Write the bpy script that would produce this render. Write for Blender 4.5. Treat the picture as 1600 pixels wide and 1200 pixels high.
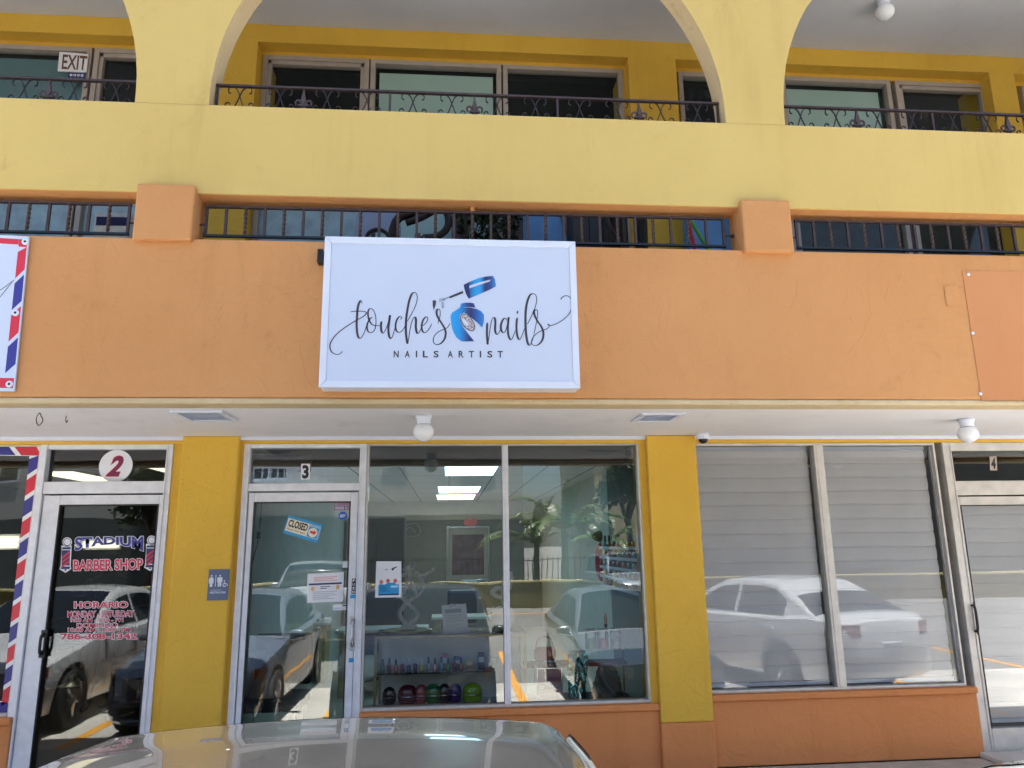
import bpy, math, random
from math import sin, cos, pi, radians, sqrt
from mathutils import Vector, Matrix
random.seed(7)
for o in list(bpy.data.objects): bpy.data.objects.remove(o)
sc = bpy.context.scene
COL = sc.collection

# ------------------------------------------------------------------ camera, sky, sun, exposure
CAMY, CAMZ, FPX = -4.43, 1.738, 1155.0
YAW, PITCH, ROLL = radians(4.93), radians(12.23), radians(-0.79)
_f = Vector((sin(YAW)*cos(PITCH), cos(YAW)*cos(PITCH), sin(PITCH)))
_r = Vector((cos(YAW), -sin(YAW), 0)); _u = _r.cross(_f)
R2 = _r*cos(ROLL)+_u*sin(ROLL); U2 = -_r*sin(ROLL)+_u*cos(ROLL)
cam = bpy.data.objects.new('camera', bpy.data.cameras.new('camera')); COL.objects.link(cam)
m = Matrix((R2, U2, -_f)).transposed().to_4x4(); m.translation = (0, CAMY, CAMZ); cam.matrix_world = m
cam.data.sensor_width = 36; cam.data.lens = 36*FPX/1600; cam.data.clip_start = 0.05; cam.data.clip_end = 2000
sc.camera = cam
SUN_EL, SUN_AZ = radians(84.5), radians(20)            # azimuth from +Y (behind the building) towards +X
w = bpy.data.worlds.new("World"); sc.world = w; w.use_nodes = True
nt = w.node_tree; bg = nt.nodes['Background']
sky = nt.nodes.new('ShaderNodeTexSky'); sky.sky_type = 'NISHITA'; sky.sun_disc = False
sky.sun_elevation = SUN_EL; sky.sun_rotation = SUN_AZ; sky.air_density = 1.0; sky.dust_density = 2.2
nt.links.new(sky.outputs[0], bg.inputs[0]); bg.inputs[1].default_value = 0.06
sl = bpy.data.lights.new('sun', 'SUN'); sl.energy = 5.0; sl.angle = radians(0.5); sl.color = (1, .96, .88)
so = bpy.data.objects.new('sun', sl); COL.objects.link(so)
sd = Vector((sin(SUN_AZ)*cos(SUN_EL), cos(SUN_AZ)*cos(SUN_EL), sin(SUN_EL)))
so.rotation_euler = sd.to_track_quat('Z', 'Y').to_euler(); so.location = (0, -6, 20)
sc.view_settings.view_transform = 'Standard'; sc.view_settings.look = 'None'
sc.view_settings.gamma = 1; sc.view_settings.exposure = 2.45
sc.render.engine = 'CYCLES'
cy = sc.cycles
cy.max_bounces = 9; cy.diffuse_bounces = 4; cy.glossy_bounces = 4; cy.transmission_bounces = 4; cy.transparent_max_bounces = 14
cy.caustics_reflective = False; cy.caustics_refractive = False; cy.sample_clamp_indirect = 4
cy.use_denoising = True

# ------------------------------------------------------------------ measuring: a pixel of the 1600 px photo to a point of the plane Y
def W(px, py, Y):
    d = R2*((px-800)/FPX) - U2*((py-600)/FPX) + _f
    k = (Y-CAMY)/d.y
    return d.x*k, CAMZ+d.z*k
def wx(px, py, Y=1.82): return W(px, py, Y)[0]
def wz(px, py, Y=1.82): return W(px, py, Y)[1]

# ------------------------------------------------------------------ helpers
def lin(r, g, b):
    f = lambda c: (c/255/12.92) if c/255 <= .04045 else ((c/255+.055)/1.055)**2.4
    return (f(r), f(g), f(b), 1)
class MB:
    def __init__(s): s.v = []; s.f = []; s.m = []; s.k = 0
    def mat(s, k): s.k = k; return s
    def face(s, pts):
        n = len(s.v); s.v += [tuple(p) for p in pts]; s.f.append(tuple(range(n, n+len(pts)))); s.m.append(s.k)
    def box(s, x0, x1, y0, y1, z0, z1):
        n = len(s.v)
        s.v += [(x0,y0,z0),(x1,y0,z0),(x1,y1,z0),(x0,y1,z0),(x0,y0,z1),(x1,y0,z1),(x1,y1,z1),(x0,y1,z1)]
        for q in ((0,3,2,1),(4,5,6,7),(0,1,5,4),(1,2,6,5),(2,3,7,6),(3,0,4,7)):
            s.f.append(tuple(n+i for i in q)); s.m.append(s.k)
        return s
    def prism(s, poly, y0, y1):            # outline in x,z pulled from y0 (front) to y1
        a = sum(poly[i][0]*poly[(i+1)%len(poly)][1]-poly[(i+1)%len(poly)][0]*poly[i][1] for i in range(len(poly)))
        if a < 0: poly = poly[::-1]
        n = len(s.v); c = len(poly)
        s.v += [(p[0], y0, p[1]) for p in poly]+[(p[0], y1, p[1]) for p in poly]
        s.f.append(tuple(range(n, n+c))); s.m.append(s.k)
        s.f.append(tuple(range(n+2*c-1, n+c-1, -1))); s.m.append(s.k)
        for i in range(c):
            j = (i+1) % c; s.f.append((n+i, n+c+i, n+c+j, n+j)); s.m.append(s.k)
        return s
    def tube(s, path, r, n=8, cap=True, sq=False, twist=0, flat=1.0):
        path = [Vector(p) for p in path]; rr = r if isinstance(r, (list, tuple)) else [r]*len(path)
        base = len(s.v); up = Vector((0, 0, 1)); prev = None
        for i, p in enumerate(path):
            t = (path[min(i+1, len(path)-1)]-path[max(i-1, 0)]).normalized()
            if prev is None:
                a = t.cross(Vector((0, 1, 0)) if abs(t.y) < .9 else Vector((1, 0, 0))).normalized()
            else:
                a = (prev-t*prev.dot(t)).normalized()
            prev = a; b = t.cross(a)
            for j in range(n):
                an = 2*pi*j/n+twist*i+(pi/4 if sq else 0)
                s.v.append(tuple(p+a*(cos(an)*rr[i])+b*(sin(an)*rr[i]*flat)))
        for i in range(len(path)-1):
            for j in range(n):
                k = (j+1) % n
                s.f.append((base+i*n+j, base+i*n+k, base+(i+1)*n+k, base+(i+1)*n+j)); s.m.append(s.k)
        if cap:
            s.f.append(tuple(base+j for j in range(n-1, -1, -1))); s.m.append(s.k)
            e = base+(len(path)-1)*n; s.f.append(tuple(e+j for j in range(n))); s.m.append(s.k)
        return s
    def lathe(s, prof, c, n=20, axis='z'):   # prof of (r, h) round an axis through c
        base = len(s.v)
        for r, h in prof:
            for j in range(n):
                a = 2*pi*j/n
                p = {'z': (r*cos(a), r*sin(a), h), 'x': (h, r*cos(a), r*sin(a)), 'y': (r*cos(a), -h, r*sin(a))}[axis]
                s.v.append((c[0]+p[0], c[1]+p[1], c[2]+p[2]))
        for i in range(len(prof)-1):
            for j in range(n):
                k = (j+1) % n
                s.f.append((base+i*n+j, base+i*n+k, base+(i+1)*n+k, base+(i+1)*n+j)); s.m.append(s.k)
        return s
    def grid(s, fn, nu, nv):
        base = len(s.v)
        for i in range(nu+1):
            for j in range(nv+1): s.v.append(tuple(fn(i/nu, j/nv)))
        for i in range(nu):
            for j in range(nv):
                a = base+i*(nv+1)+j; s.f.append((a, a+1, a+nv+2, a+nv+1)); s.m.append(s.k)
        return s
    def ribbon(s, pts, y0, y1, thin, thick, steps=6):   # pen stroke in x,z: downstrokes swell
        P = cr(pts, steps); n = len(P); L = []; Rr = []
        for i in range(n):
            dx = P[min(i+1, n-1)][0]-P[max(i-1, 0)][0]; dz = P[min(i+1, n-1)][1]-P[max(i-1, 0)][1]
            l = sqrt(dx*dx+dz*dz) or 1; dx /= l; dz /= l
            wd = (thin+(thick-thin)*max(0, -dz)**1.6)/2*min(1, .35+min(i, n-1-i)/5)
            L.append((P[i][0]-dz*wd, P[i][1]+dx*wd)); Rr.append((P[i][0]+dz*wd, P[i][1]-dx*wd))
        for i in range(n-1):
            s.face([(Rr[i][0], y0, Rr[i][1]), (Rr[i+1][0], y0, Rr[i+1][1]), (L[i+1][0], y0, L[i+1][1]), (L[i][0], y0, L[i][1])])
        return s
    def build(s, name, mats, parent=None, smooth=False, bevel=0, sub=0, merge=False):
        me = bpy.data.meshes.new(name)
        o0 = root_loc(parent) if parent else Vector((0, 0, 0))
        me.from_pydata([(v[0]-o0.x, v[1]-o0.y, v[2]-o0.z) for v in s.v], [], s.f)
        mats = mats if isinstance(mats, (list, tuple)) else [mats]
        for mm in mats: me.materials.append(mm)
        for p, k in zip(me.polygons, s.m): p.material_index = min(k, len(mats)-1); p.use_smooth = smooth
        me.update()
        o = bpy.data.objects.new(name, me); COL.objects.link(o)
        if parent: o.parent = parent
        if bevel:
            b = o.modifiers.new('bevel', 'BEVEL'); b.width = bevel; b.segments = 2; b.limit_method = 'ANGLE'
        if merge:
            b = o.modifiers.new('weld', 'WELD'); b.merge_threshold = .0005
        if sub:
            b = o.modifiers.new('sub', 'SUBSURF'); b.levels = sub; b.render_levels = sub
        return o
def root_loc(o):
    v = Vector((0, 0, 0))
    while o: v += o.location; o = o.parent
    return v
def cr(p, st=6):                         # Catmull-Rom through points
    if len(p) < 3: return list(p)
    q = [p[0]]+list(p)+[p[-1]]; out = []
    for i in range(1, len(q)-2):
        a, b, c, d = q[i-1], q[i], q[i+1], q[i+2]
        for k in range(st):
            t = k/st
            out.append(tuple(.5*((2*b[j])+(-a[j]+c[j])*t+(2*a[j]-5*b[j]+4*c[j]-d[j])*t*t+(-a[j]+3*b[j]-3*c[j]+d[j])*t**3) for j in range(len(b))))
    out.append(tuple(p[-1])); return out
def thing(name, label, cat, loc=(0,0,0), group=None):
    o = bpy.data.objects.new(name, None); o.empty_display_size = .2; COL.objects.link(o); o.location = loc
    return tag(o, label, cat, group)
def tag(o, label, cat, group=None):
    o['label'] = label; o['category'] = cat
    if group: o['group'] = group
    return o
def struct(o): o['kind'] = 'structure'; return o
def dup(o, loc, label=None, rz=None):
    r = o.copy(); COL.objects.link(r); r.location = loc
    if rz is not None: r.rotation_euler[2] = rz
    if label: r['label'] = label
    for ch in list(o.children):
        c = ch.copy(); COL.objects.link(c); c.parent = r
        for g in list(ch.children):
            d = g.copy(); COL.objects.link(d); d.parent = c
    return r
def text(s, x0, x1, z0, z1, Y, mat, parent, name='lettering', bold=0.0, shear=0, rot=0, arch=None, sub=None):
    cu = bpy.data.curves.new('t', 'FONT'); cu.body = s; cu.offset = bold; cu.shear = shear; cu.resolution_u = 3
    o = bpy.data.objects.new('t', cu); COL.objects.link(o)
    dg = bpy.context.evaluated_depsgraph_get(); me = bpy.data.meshes.new_from_object(o.evaluated_get(dg))
    bpy.data.objects.remove(o)
    xs = [v.co.x for v in me.vertices]; zs = [v.co.y for v in me.vertices]
    ax, bx, az, bz = min(xs), max(xs), min(zs), max(zs); o0 = root_loc(parent)
    cx, cz = (x0+x1)/2, (z0+z1)/2
    for v in me.vertices:
        u = (v.co.x-ax)/(bx-ax); q = (v.co.y-az)/(bz-az)
        X = x0+(x1-x0)*u; Z = z0+(z1-z0)*q
        if arch: X, Z = arch(u, q)
        if rot:
            dx, dz = X-cx, Z-cz; X, Z = cx+dx*cos(rot)-dz*sin(rot), cz+dx*sin(rot)+dz*cos(rot)
        v.co = (X-o0.x, Y-o0.y, Z-o0.z)
    me.materials.clear(); me.materials.append(mat)
    t = bpy.data.objects.new(name, me); COL.objects.link(t); t.parent = parent
    return t

# ------------------------------------------------------------------ materials
def newmat(name):
    mt = bpy.data.materials.new(name); mt.use_nodes = True
    return mt, mt.node_tree, mt.node_tree.nodes['Principled BSDF']
def plain(name, col, rough=.5, metal=0, spec=.5, var=.08, vs=6, bump=0, bs=60, coat=0):
    mt, t, b = newmat(name); L = t.links
    tc = t.nodes.new('ShaderNodeTexCoord'); n = t.nodes.new('ShaderNodeTexNoise'); n.inputs['Scale'].default_value = vs; n.inputs['Detail'].default_value = 5
    L.new(tc.outputs['Object'], n.inputs['Vector'])
    mx = t.nodes.new('ShaderNodeMix'); mx.data_type = 'RGBA'; mx.blend_type = 'MULTIPLY'; mx.inputs[0].default_value = 1
    cr_ = t.nodes.new('ShaderNodeMapRange'); cr_.inputs[1].default_value = .3; cr_.inputs[2].default_value = .7
    cr_.inputs[3].default_value = 1-var; cr_.inputs[4].default_value = 1+var*.5
    L.new(n.outputs[0], cr_.inputs[0]); mx.inputs[6].default_value = col; L.new(cr_.outputs[0], mx.inputs[7])
    L.new(mx.outputs[2], b.inputs['Base Color'])
    b.inputs['Roughness'].default_value = rough; b.inputs['Metallic'].default_value = metal
    b.inputs['Specular IOR Level'].default_value = spec; b.inputs['Coat Weight'].default_value = coat; b.inputs['Coat Roughness'].default_value = .03
    if bump:
        n2 = t.nodes.new('ShaderNodeTexNoise'); n2.inputs['Scale'].default_value = bs; n2.inputs['Detail'].default_value = 6
        L.new(tc.outputs['Object'], n2.inputs['Vector']); bp = t.nodes.new('ShaderNodeBump'); bp.inputs['Strength'].default_value = bump; bp.inputs['Distance'].default_value = .01
        L.new(n2.outputs[0], bp.inputs['Height']); L.new(bp.outputs[0], b.inputs['Normal'])
    return mt
def stucco(name, col, col2, strength=.5, edge=1.0, rough=.75, sc_=2.2, dirt=.12):
    """painted trowelled render: fine grain, curled trowel edges, faint blotches and scuffs of dirt"""
    mt, t, b = newmat(name); L = t.links; N = t.nodes.new
    tc = N('ShaderNodeTexCoord'); V = tc.outputs['Object']
    def noise(s, d, r=.55, dist=0):
        n = N('ShaderNodeTexNoise'); n.inputs['Scale'].default_value = s; n.inputs['Detail'].default_value = d; n.inputs['Roughness'].default_value = r; n.inputs['Distortion'].default_value = dist
        L.new(V, n.inputs['Vector']); return n.outputs[0]
    def rng(i, a, b_, c, d):
        r = N('ShaderNodeMapRange'); r.inputs[1].default_value = a; r.inputs[2].default_value = b_; r.inputs[3].default_value = c; r.inputs[4].default_value = d; L.new(i, r.inputs[0]); return r.outputs[0]
    def math_(op, a, b_):
        q = N('ShaderNodeMath'); q.operation = op
        for i, x in enumerate((a, b_)):
            if isinstance(x, float): q.inputs[i].default_value = x
            else: L.new(x, q.inputs[i])
        return q.outputs[0]
    blot = noise(.9, 6, .6); fine = noise(170, 3); mid = noise(22, 5, .6)
    tro = noise(sc_, 4, .5, 1.6); tro2 = noise(sc_*2.3, 4, .55, 2.2)
    plate = math_('ADD', rng(tro, .52, .545, 0, 1), rng(tro2, .56, .58, 0, .7))
    h = math_('ADD', math_('MULTIPLY', plate, .35*edge), math_('ADD', math_('MULTIPLY', mid, .5), math_('MULTIPLY', fine, .12)))
    bp = N('ShaderNodeBump'); bp.inputs['Strength'].default_value = strength; bp.inputs['Distance'].default_value = .012
    L.new(h, bp.inputs['Height']); L.new(bp.outputs[0], b.inputs['Normal'])
    mx = N('ShaderNodeMix'); mx.data_type = 'RGBA'; mx.inputs[6].default_value = col; mx.inputs[7].default_value = col2
    L.new(rng(blot, .35, .68, 0, 1), mx.inputs[0])
    scuff = math_('MULTIPLY', rng(noise(3.5, 8, .72, .6), .58, .8, 0, 1), rng(noise(.6, 3), .42, .62, .15, 1))
    mp = N('ShaderNodeMapping'); mp.inputs['Scale'].default_value = (5.5, 5.5, .45); L.new(V, mp.inputs[0])
    ns = N('ShaderNodeTexNoise'); ns.inputs['Scale'].default_value = 1.3; ns.inputs['Detail'].default_value = 6; ns.inputs['Roughness'].default_value = .65; L.new(mp.outputs[0], ns.inputs['Vector'])
    scuff = math_('ADD', scuff, math_('MULTIPLY', rng(ns.outputs[0], .52, .78, 0, .55), rng(noise(.45, 2), .4, .6, .2, 1)))
    m2 = N('ShaderNodeMix'); m2.data_type = 'RGBA'; m2.blend_type = 'MULTIPLY'; L.new(math_('MULTIPLY', scuff, float(dirt*4)), m2.inputs[0])
    L.new(mx.outputs[2], m2.inputs[6]); m2.inputs[7].default_value = (.52, .47, .42, 1)
    L.new(m2.outputs[2], b.inputs['Base Color']); b.inputs['Roughness'].default_value = rough; b.inputs['Specular IOR Level'].default_value = .3
    return mt
def glassmat(name, tint, refl, wav=.012, ws=1.6, ior=1.5):
    mt = bpy.data.materials.new(name); mt.use_nodes = True; t = mt.node_tree; t.nodes.clear(); L = t.links; N = t.nodes.new
    out = N('ShaderNodeOutputMaterial'); mix = N('ShaderNodeMixShader'); tr = N('ShaderNodeBsdfTransparent'); gl = N('ShaderNodeBsdfGlossy')
    tr.inputs[0].default_value = (*tint, 1); gl.inputs['Roughness'].default_value = 0; gl.inputs[0].default_value = (.96, .98, 1, 1)
    fr = N('ShaderNodeFresnel'); fr.inputs[0].default_value = ior
    ad = N('ShaderNodeMath'); ad.operation = 'ADD'; ad.inputs[1].default_value = refl; L.new(fr.outputs[0], ad.inputs[0]); L.new(ad.outputs[0], mix.inputs[0])
    tc = N('ShaderNodeTexCoord'); n = N('ShaderNodeTexNoise'); n.inputs['Scale'].default_value = ws; n.inputs['Detail'].default_value = 1.5
    L.new(tc.outputs['Object'], n.inputs['Vector'])
    bp = N('ShaderNodeBump'); bp.inputs['Strength'].default_value = 1; bp.inputs['Distance'].default_value = wav; L.new(n.outputs[0], bp.inputs['Height'])
    L.new(bp.outputs[0], gl.inputs['Normal'])
    L.new(tr.outputs[0], mix.inputs[1]); L.new(gl.outputs[0], mix.inputs[2]); L.new(mix.outputs[0], out.inputs[0])
    return mt
def emit(name, col, s):
    mt, t, b = newmat(name); b.inputs['Base Color'].default_value = col; b.inputs['Emission Color'].default_value = col; b.inputs['Emission Strength'].default_value = s
    return mt
def ramp_x(name, stops, axis=0, scale=1, off=0):
    """printed colour blend across a logo shape (object space)"""
    mt, t, b = newmat(name); L = t.links; N = t.nodes.new
    tc = N('ShaderNodeTexCoord'); se = N('ShaderNodeSeparateXYZ'); L.new(tc.outputs['Object'], se.inputs[0])
    mr = N('ShaderNodeMapRange'); mr.inputs[1].default_value = off; mr.inputs[2].default_value = off+scale; L.new(se.outputs[axis], mr.inputs[0])
    r = N('ShaderNodeValToRGB'); L.new(mr.outputs[0], r.inputs[0]); e = r.color_ramp.elements
    e[0].position, e[0].color = stops[0]; e[1].position, e[1].color = stops[-1]
    for p, c in stops[1:-1]:
        q = e.new(p); q.color = c
    L.new(r.outputs[0], b.inputs['Base Color']); b.inputs['Roughness'].default_value = .35
    return mt
M = {}
M['cream'] = stucco('yellow_paint', lin(207,182,112), lin(200,174,104), .34, .4, dirt=.12)
M['orange'] = stucco('orange_paint', lin(202,147,95), lin(194,138,86), .62, .65, dirt=.13)
M['orange_smooth'] = stucco('orange_panel_paint', lin(197,137,90), lin(191,130,85), .15, .1, dirt=.08)
M['ochre'] = stucco('ochre_paint', lin(224,182,72), lin(214,171,64), .55, .9, sc_=3, dirt=.12)
M['reveal'] = stucco('arch_reveal_paint', lin(214,192,150), lin(196,172,134), .4, .4, dirt=.3)
M['kick'] = stucco('dark_orange_paint', lin(216,142,88), lin(206,133,80), .55, .7, dirt=.16)
M['lip'] = stucco('beige_edge', lin(206,188,152), lin(188,166,128), .7, .8, dirt=.25, sc_=4)
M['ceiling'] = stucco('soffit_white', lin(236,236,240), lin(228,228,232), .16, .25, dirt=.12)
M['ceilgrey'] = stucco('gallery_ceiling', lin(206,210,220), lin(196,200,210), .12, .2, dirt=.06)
M['alu'] = plain('white_aluminium', lin(224,227,236), .38, 0, .5, .10, 14, .05, 40)
M['alugrey'] = plain('grey_aluminium', lin(206,203,198), .4, .2, .5, .14, 10, .05, 40)
M['taupe'] = plain('taupe_frame', lin(172,162,154), .45, 0, .5, .1, 10)
M['white'] = plain('white_paint', lin(214,222,238), .4, 0, .5, .04)
M['signwhite'] = plain('sign_face_white', lin(198,209,230), .28, 0, .5, .02, 2)
M['ink'] = plain('dark_ink', lin(58,52,64), .5)
M['black'] = plain('black', lin(22,22,24), .45)
M['blackg'] = plain('gloss_black', lin(14,14,16), .12)
M['iron'] = plain('brown_iron', lin(72,58,58), .45, .3, .5, .25, 30, .1, 60)
M['irondk'] = plain('dark_iron', lin(48,40,40), .45, .3, .5, .25, 30, .1, 60)
M['mauve'] = plain('mauve_iron', lin(74,60,64), .5, .1, .5, .2, 30)
M['red'] = plain('sign_red', lin(206,44,66), .4)
M['blue'] = plain('sign_blue', lin(52,52,140), .4)
M['navy'] = plain('navy', lin(34,44,104), .4)
M['purple'] = plain('deep_plum', lin(120,24,72), .4)
M['cyan'] = plain('bright_cyan', lin(40,150,210), .4)
M['paper'] = plain('paper', lin(228,230,238), .7, var=.03)
M['rest'] = plain('restroom_blue_grey', lin(84,98,130), .45)
M['glass'] = glassmat('shop_glass', (.93, .95, .94), .034, .0014)
M['glassdk'] = glassmat('dark_shop_glass', (.62, .64, .63), .016, .0014)
M['glassup'] = glassmat('upper_glass', (.9, .94, .94), 0, .001, 1.6, 1.22)
M['glassb'] = glassmat('blind_glass', (.97, .98, .99), .0, .0008, .6)
M['opal'] = plain('opal_glass', lin(236,241,250), .15, 0, .5, .02)
M['tube'] = emit('fluorescent_panel', lin(172,228,246), 1.3)
M['warmtube'] = emit('warm_tube', lin(255,240,205), .8)
M['blind'] = plain('blind_grey', lin(232,230,230), .7, var=.07, vs=3)
M['steel'] = plain('steel', lin(170,172,176), .25, .9)
M['wood'] = plain('pale_wood', lin(206,184,140), .5, var=.2, vs=12)
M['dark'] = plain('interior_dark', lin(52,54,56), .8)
M['green'] = plain('frosted_green_board', lin(212,232,224), .4, var=.06, vs=1.5)

# ------------------------------------------------------------------ the setting
def asphalt():
    mt, t, b = newmat('asphalt'); L = t.links; N = t.nodes.new
    tc = N('ShaderNodeTexCoord'); n = N('ShaderNodeTexNoise'); n.inputs['Scale'].default_value = 90; n.inputs['Detail'].default_value = 4; L.new(tc.outputs['Object'], n.inputs['Vector'])
    n2 = N('ShaderNodeTexNoise'); n2.inputs['Scale'].default_value = .5; n2.inputs['Detail'].default_value = 6; L.new(tc.outputs['Object'], n2.inputs['Vector'])
    r = N('ShaderNodeValToRGB'); r.color_ramp.elements[0].color = (.13, .125, .12, 1); r.color_ramp.elements[1].color = (.27, .262, .25, 1); L.new(n2.outputs[0], r.inputs[0])
    mx = N('ShaderNodeMix'); mx.data_type = 'RGBA'; mx.blend_type = 'OVERLAY'; mx.inputs[0].default_value = .5; L.new(r.outputs[0], mx.inputs[6]); L.new(n.outputs[0], mx.inputs[7])
    L.new(mx.outputs[2], b.inputs['Base Color']); b.inputs['Roughness'].default_value = .9
    bp = N('ShaderNodeBump'); bp.inputs['Strength'].default_value = .5; bp.inputs['Distance'].default_value = .01; L.new(n.outputs[0], bp.inputs['Height']); L.new(bp.outputs[0], b.inputs['Normal'])
    return mt
GZ = -0.2
struct(MB().box(-400, 400, -400, 400, GZ-.3, GZ).build('parking_lot', asphalt()))
struct(MB().box(-14, 16, .55, 1.74, GZ+.001, -.005).build('pavement', plain('concrete_walk', lin(176,170,160), .8, var=.15, bump=.3), bevel=.015))
struct(MB().box(-30, 30, -3.1, .549, GZ+.0005, GZ+.004).build('bounce_apron', plain('bounce_concrete', lin(204,200,192), .85, var=.3, vs=1.1, bump=.3)))  # pale ground strip added to bounce sunlight up onto the shop front
paint = plain('orange_road_paint', lin(236,168,60), .7, var=.12, vs=8)
mk = MB()
for x in (-6.3, -3.85, -1.4, .95, 3.35, 6.2, 8.7):
    mk.box(x-.06, x+.06, -6.2, .2, GZ+.0045, GZ+.008)
mk.box(-9, 12, -14.2, -14.05, GZ+.001, GZ+.005)
struct(mk.build('road_marking', paint))

# ------------------------------------------------------------------ the building
YG, YF, YC = 1.82, 1.76, 1.70      # glass, wall face, column face
B = thing('shop_building', 'two storey yellow and orange shop building with arched upper gallery', 'building', (0, 1, 0))
XL, XR = -9.0, 11.5
SOF, FB, LIP, FT, BB, BT, CE = 2.63, 2.613, 2.576, 3.615, 3.92, 4.54, 6.43
# orange parapet with its beige bottom edge
MB().box(XL, XR, 0, .18, FB, FT).build('parapet', M['orange'], B, bevel=.012)
MB().prism([(XL, LIP), (XR, LIP), (XR, FB-.001), (XL, FB-.001)], .004, .17).build('edge_trim', M['lip'], B, bevel=.012)
MB().box(XL, XR, .17, YG, SOF, SOF+.12).build('soffit', M['ceiling'], B)
MB().box(XL, XR, 1.735, YF-.001, SOF-.03, SOF-.001).build('soffit_trim', M['white'], B)
# yellow band with arches over it, built bay by bay as one wall
ARC = [-7.60, -3.74, .16, 4.02, 7.90]; AR = 1.72; SPR = 4.60; TOP = 7.35
aw = MB()
xs = [XL]
def arch_wall(mb, y0, y1):
    for i, c in enumerate(ARC):
        xl = XL if i == 0 else (ARC[i-1]+c)/2; xr = XR if i == len(ARC)-1 else (c+ARC[i+1])/2
        pts = [(c+AR, BT)]+[(c+AR*cos(pi*k/40), SPR+AR*sin(pi*k/40)) for k in range(41)]+[(c-AR, BT)]
        # pier left, pier right, top over the arch, in strips
        mid = 21
        lft = [p for p in pts if p[0] <= c+1e-6]; rgt = [p for p in pts if p[0] >= c-1e-6]
        polyL = [(xl, BT), (c-AR, BT)]+lft[::-1][1:]+[(c, TOP), (xl, TOP)]
        polyR = [(c+AR, BT), (xr, BT), (xr, TOP), (c, TOP)]+rgt[::-1][0:-1]
        for poly in (polyL, polyR):
            a = sum(poly[k][0]*poly[(k+1)%len(poly)][1]-poly[(k+1)%len(poly)][0]*poly[k][1] for k in range(len(poly)))
            if a < 0: poly = poly[::-1]
            mb.mat(0).face([(p[0], y0, p[1]) for p in poly]); mb.mat(0).face([(p[0], y1, p[1]) for p in poly[::-1]])
        for k in range(len(pts)-1):
            a, b = pts[k], pts[k+1]
            mb.mat(1).face([(a[0], y0, a[1]), (a[0], y1, a[1]), (b[0], y1, b[1]), (b[0], y0, b[1])])
arch_wall(aw, .002, .18)
aw.mat(0).face([(XL, .002, TOP), (XR, .002, TOP), (XR, .18, TOP), (XL, .18, TOP)])
aw.build('arch_wall', [M['cream'], M['reveal']], B)
bw = MB(); bw.box(XL, XR, .002, .18, BB, BT).build('spandrel_band', M['cream'], B, bevel=.003)
MB().box(XL, XR, .012, .178, BB-.004, BB-.0005).build('lintel_underside', M['orange'], B)
# orange pier blocks in the slot
for c in ((-5.85, -5.45), (wx(209, 335, -.045), wx(301, 335, -.045)), (wx(1161, 352, -.045), wx(1238, 352, -.045)), (5.82, 6.2)):
    MB().box(c[0], c[1], -.045, .19, 3.585, 3.955).build('pier_block', M['orange'], B, bevel=.012)
# upper gallery: floor, ceiling, back wall with window recesses
MB().box(XL, XR, .185, YG+.1, SOF+.125, 2.78).build('gallery_floor', plain('gallery_concrete', lin(150,146,140), .8), B)
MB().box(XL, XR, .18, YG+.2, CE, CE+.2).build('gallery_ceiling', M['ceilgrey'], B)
MB().box(XL, XR, -.0, 9, TOP+.001, TOP+.12).build('roof', plain('roof_grey', lin(150,150,150), .8), B)
YU = 1.66
UH = wz(500, 69, YU)               # head of the recesses
WH = wz(500, 93, YG)               # head of the windows
u = {k: wx(k, y) for k, y in ((143,120),(155,120),(400,110),(414,130),(577,130),(589,140),(780,150),(789,150),(973,150),(985,160),(1060,160),(1222,170),(1228,170),(1392,170),(1404,170),(1546,180),(1556,180),(1592,160))}
xB = u[155]+.80
ou = MB()
ou.box(XL, XR, YU, YG+.05, UH, CE-.001)
for a, b in ((xB+.04, wx(400,110,YU)), (wx(985,160,YU), wx(1060,160,YU)), (wx(1556,180,YU), wx(1592,160,YU))): ou.box(a, b, YU, YG+.3, 2.78, UH-.001)
ou.box(XL, XR, YG-.03, YG+.05, WH, UH-.002)
for a, b in ((u[400], u[414]), (u[973], u[985]), (u[1546], u[1556])): ou.box(a-.02, b+.02, YG-.03, YG+.3, 2.78, WH-.001)
ou.build('gallery_wall', M['ochre'], B)
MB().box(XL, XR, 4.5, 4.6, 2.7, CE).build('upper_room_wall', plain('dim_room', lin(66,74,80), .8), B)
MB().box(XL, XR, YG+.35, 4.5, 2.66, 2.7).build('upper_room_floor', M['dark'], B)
MB().box(XL, XR, YG+.35, 4.5, 6.3, 6.4).build('upper_room_ceiling', M['dark'], B)
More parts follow.
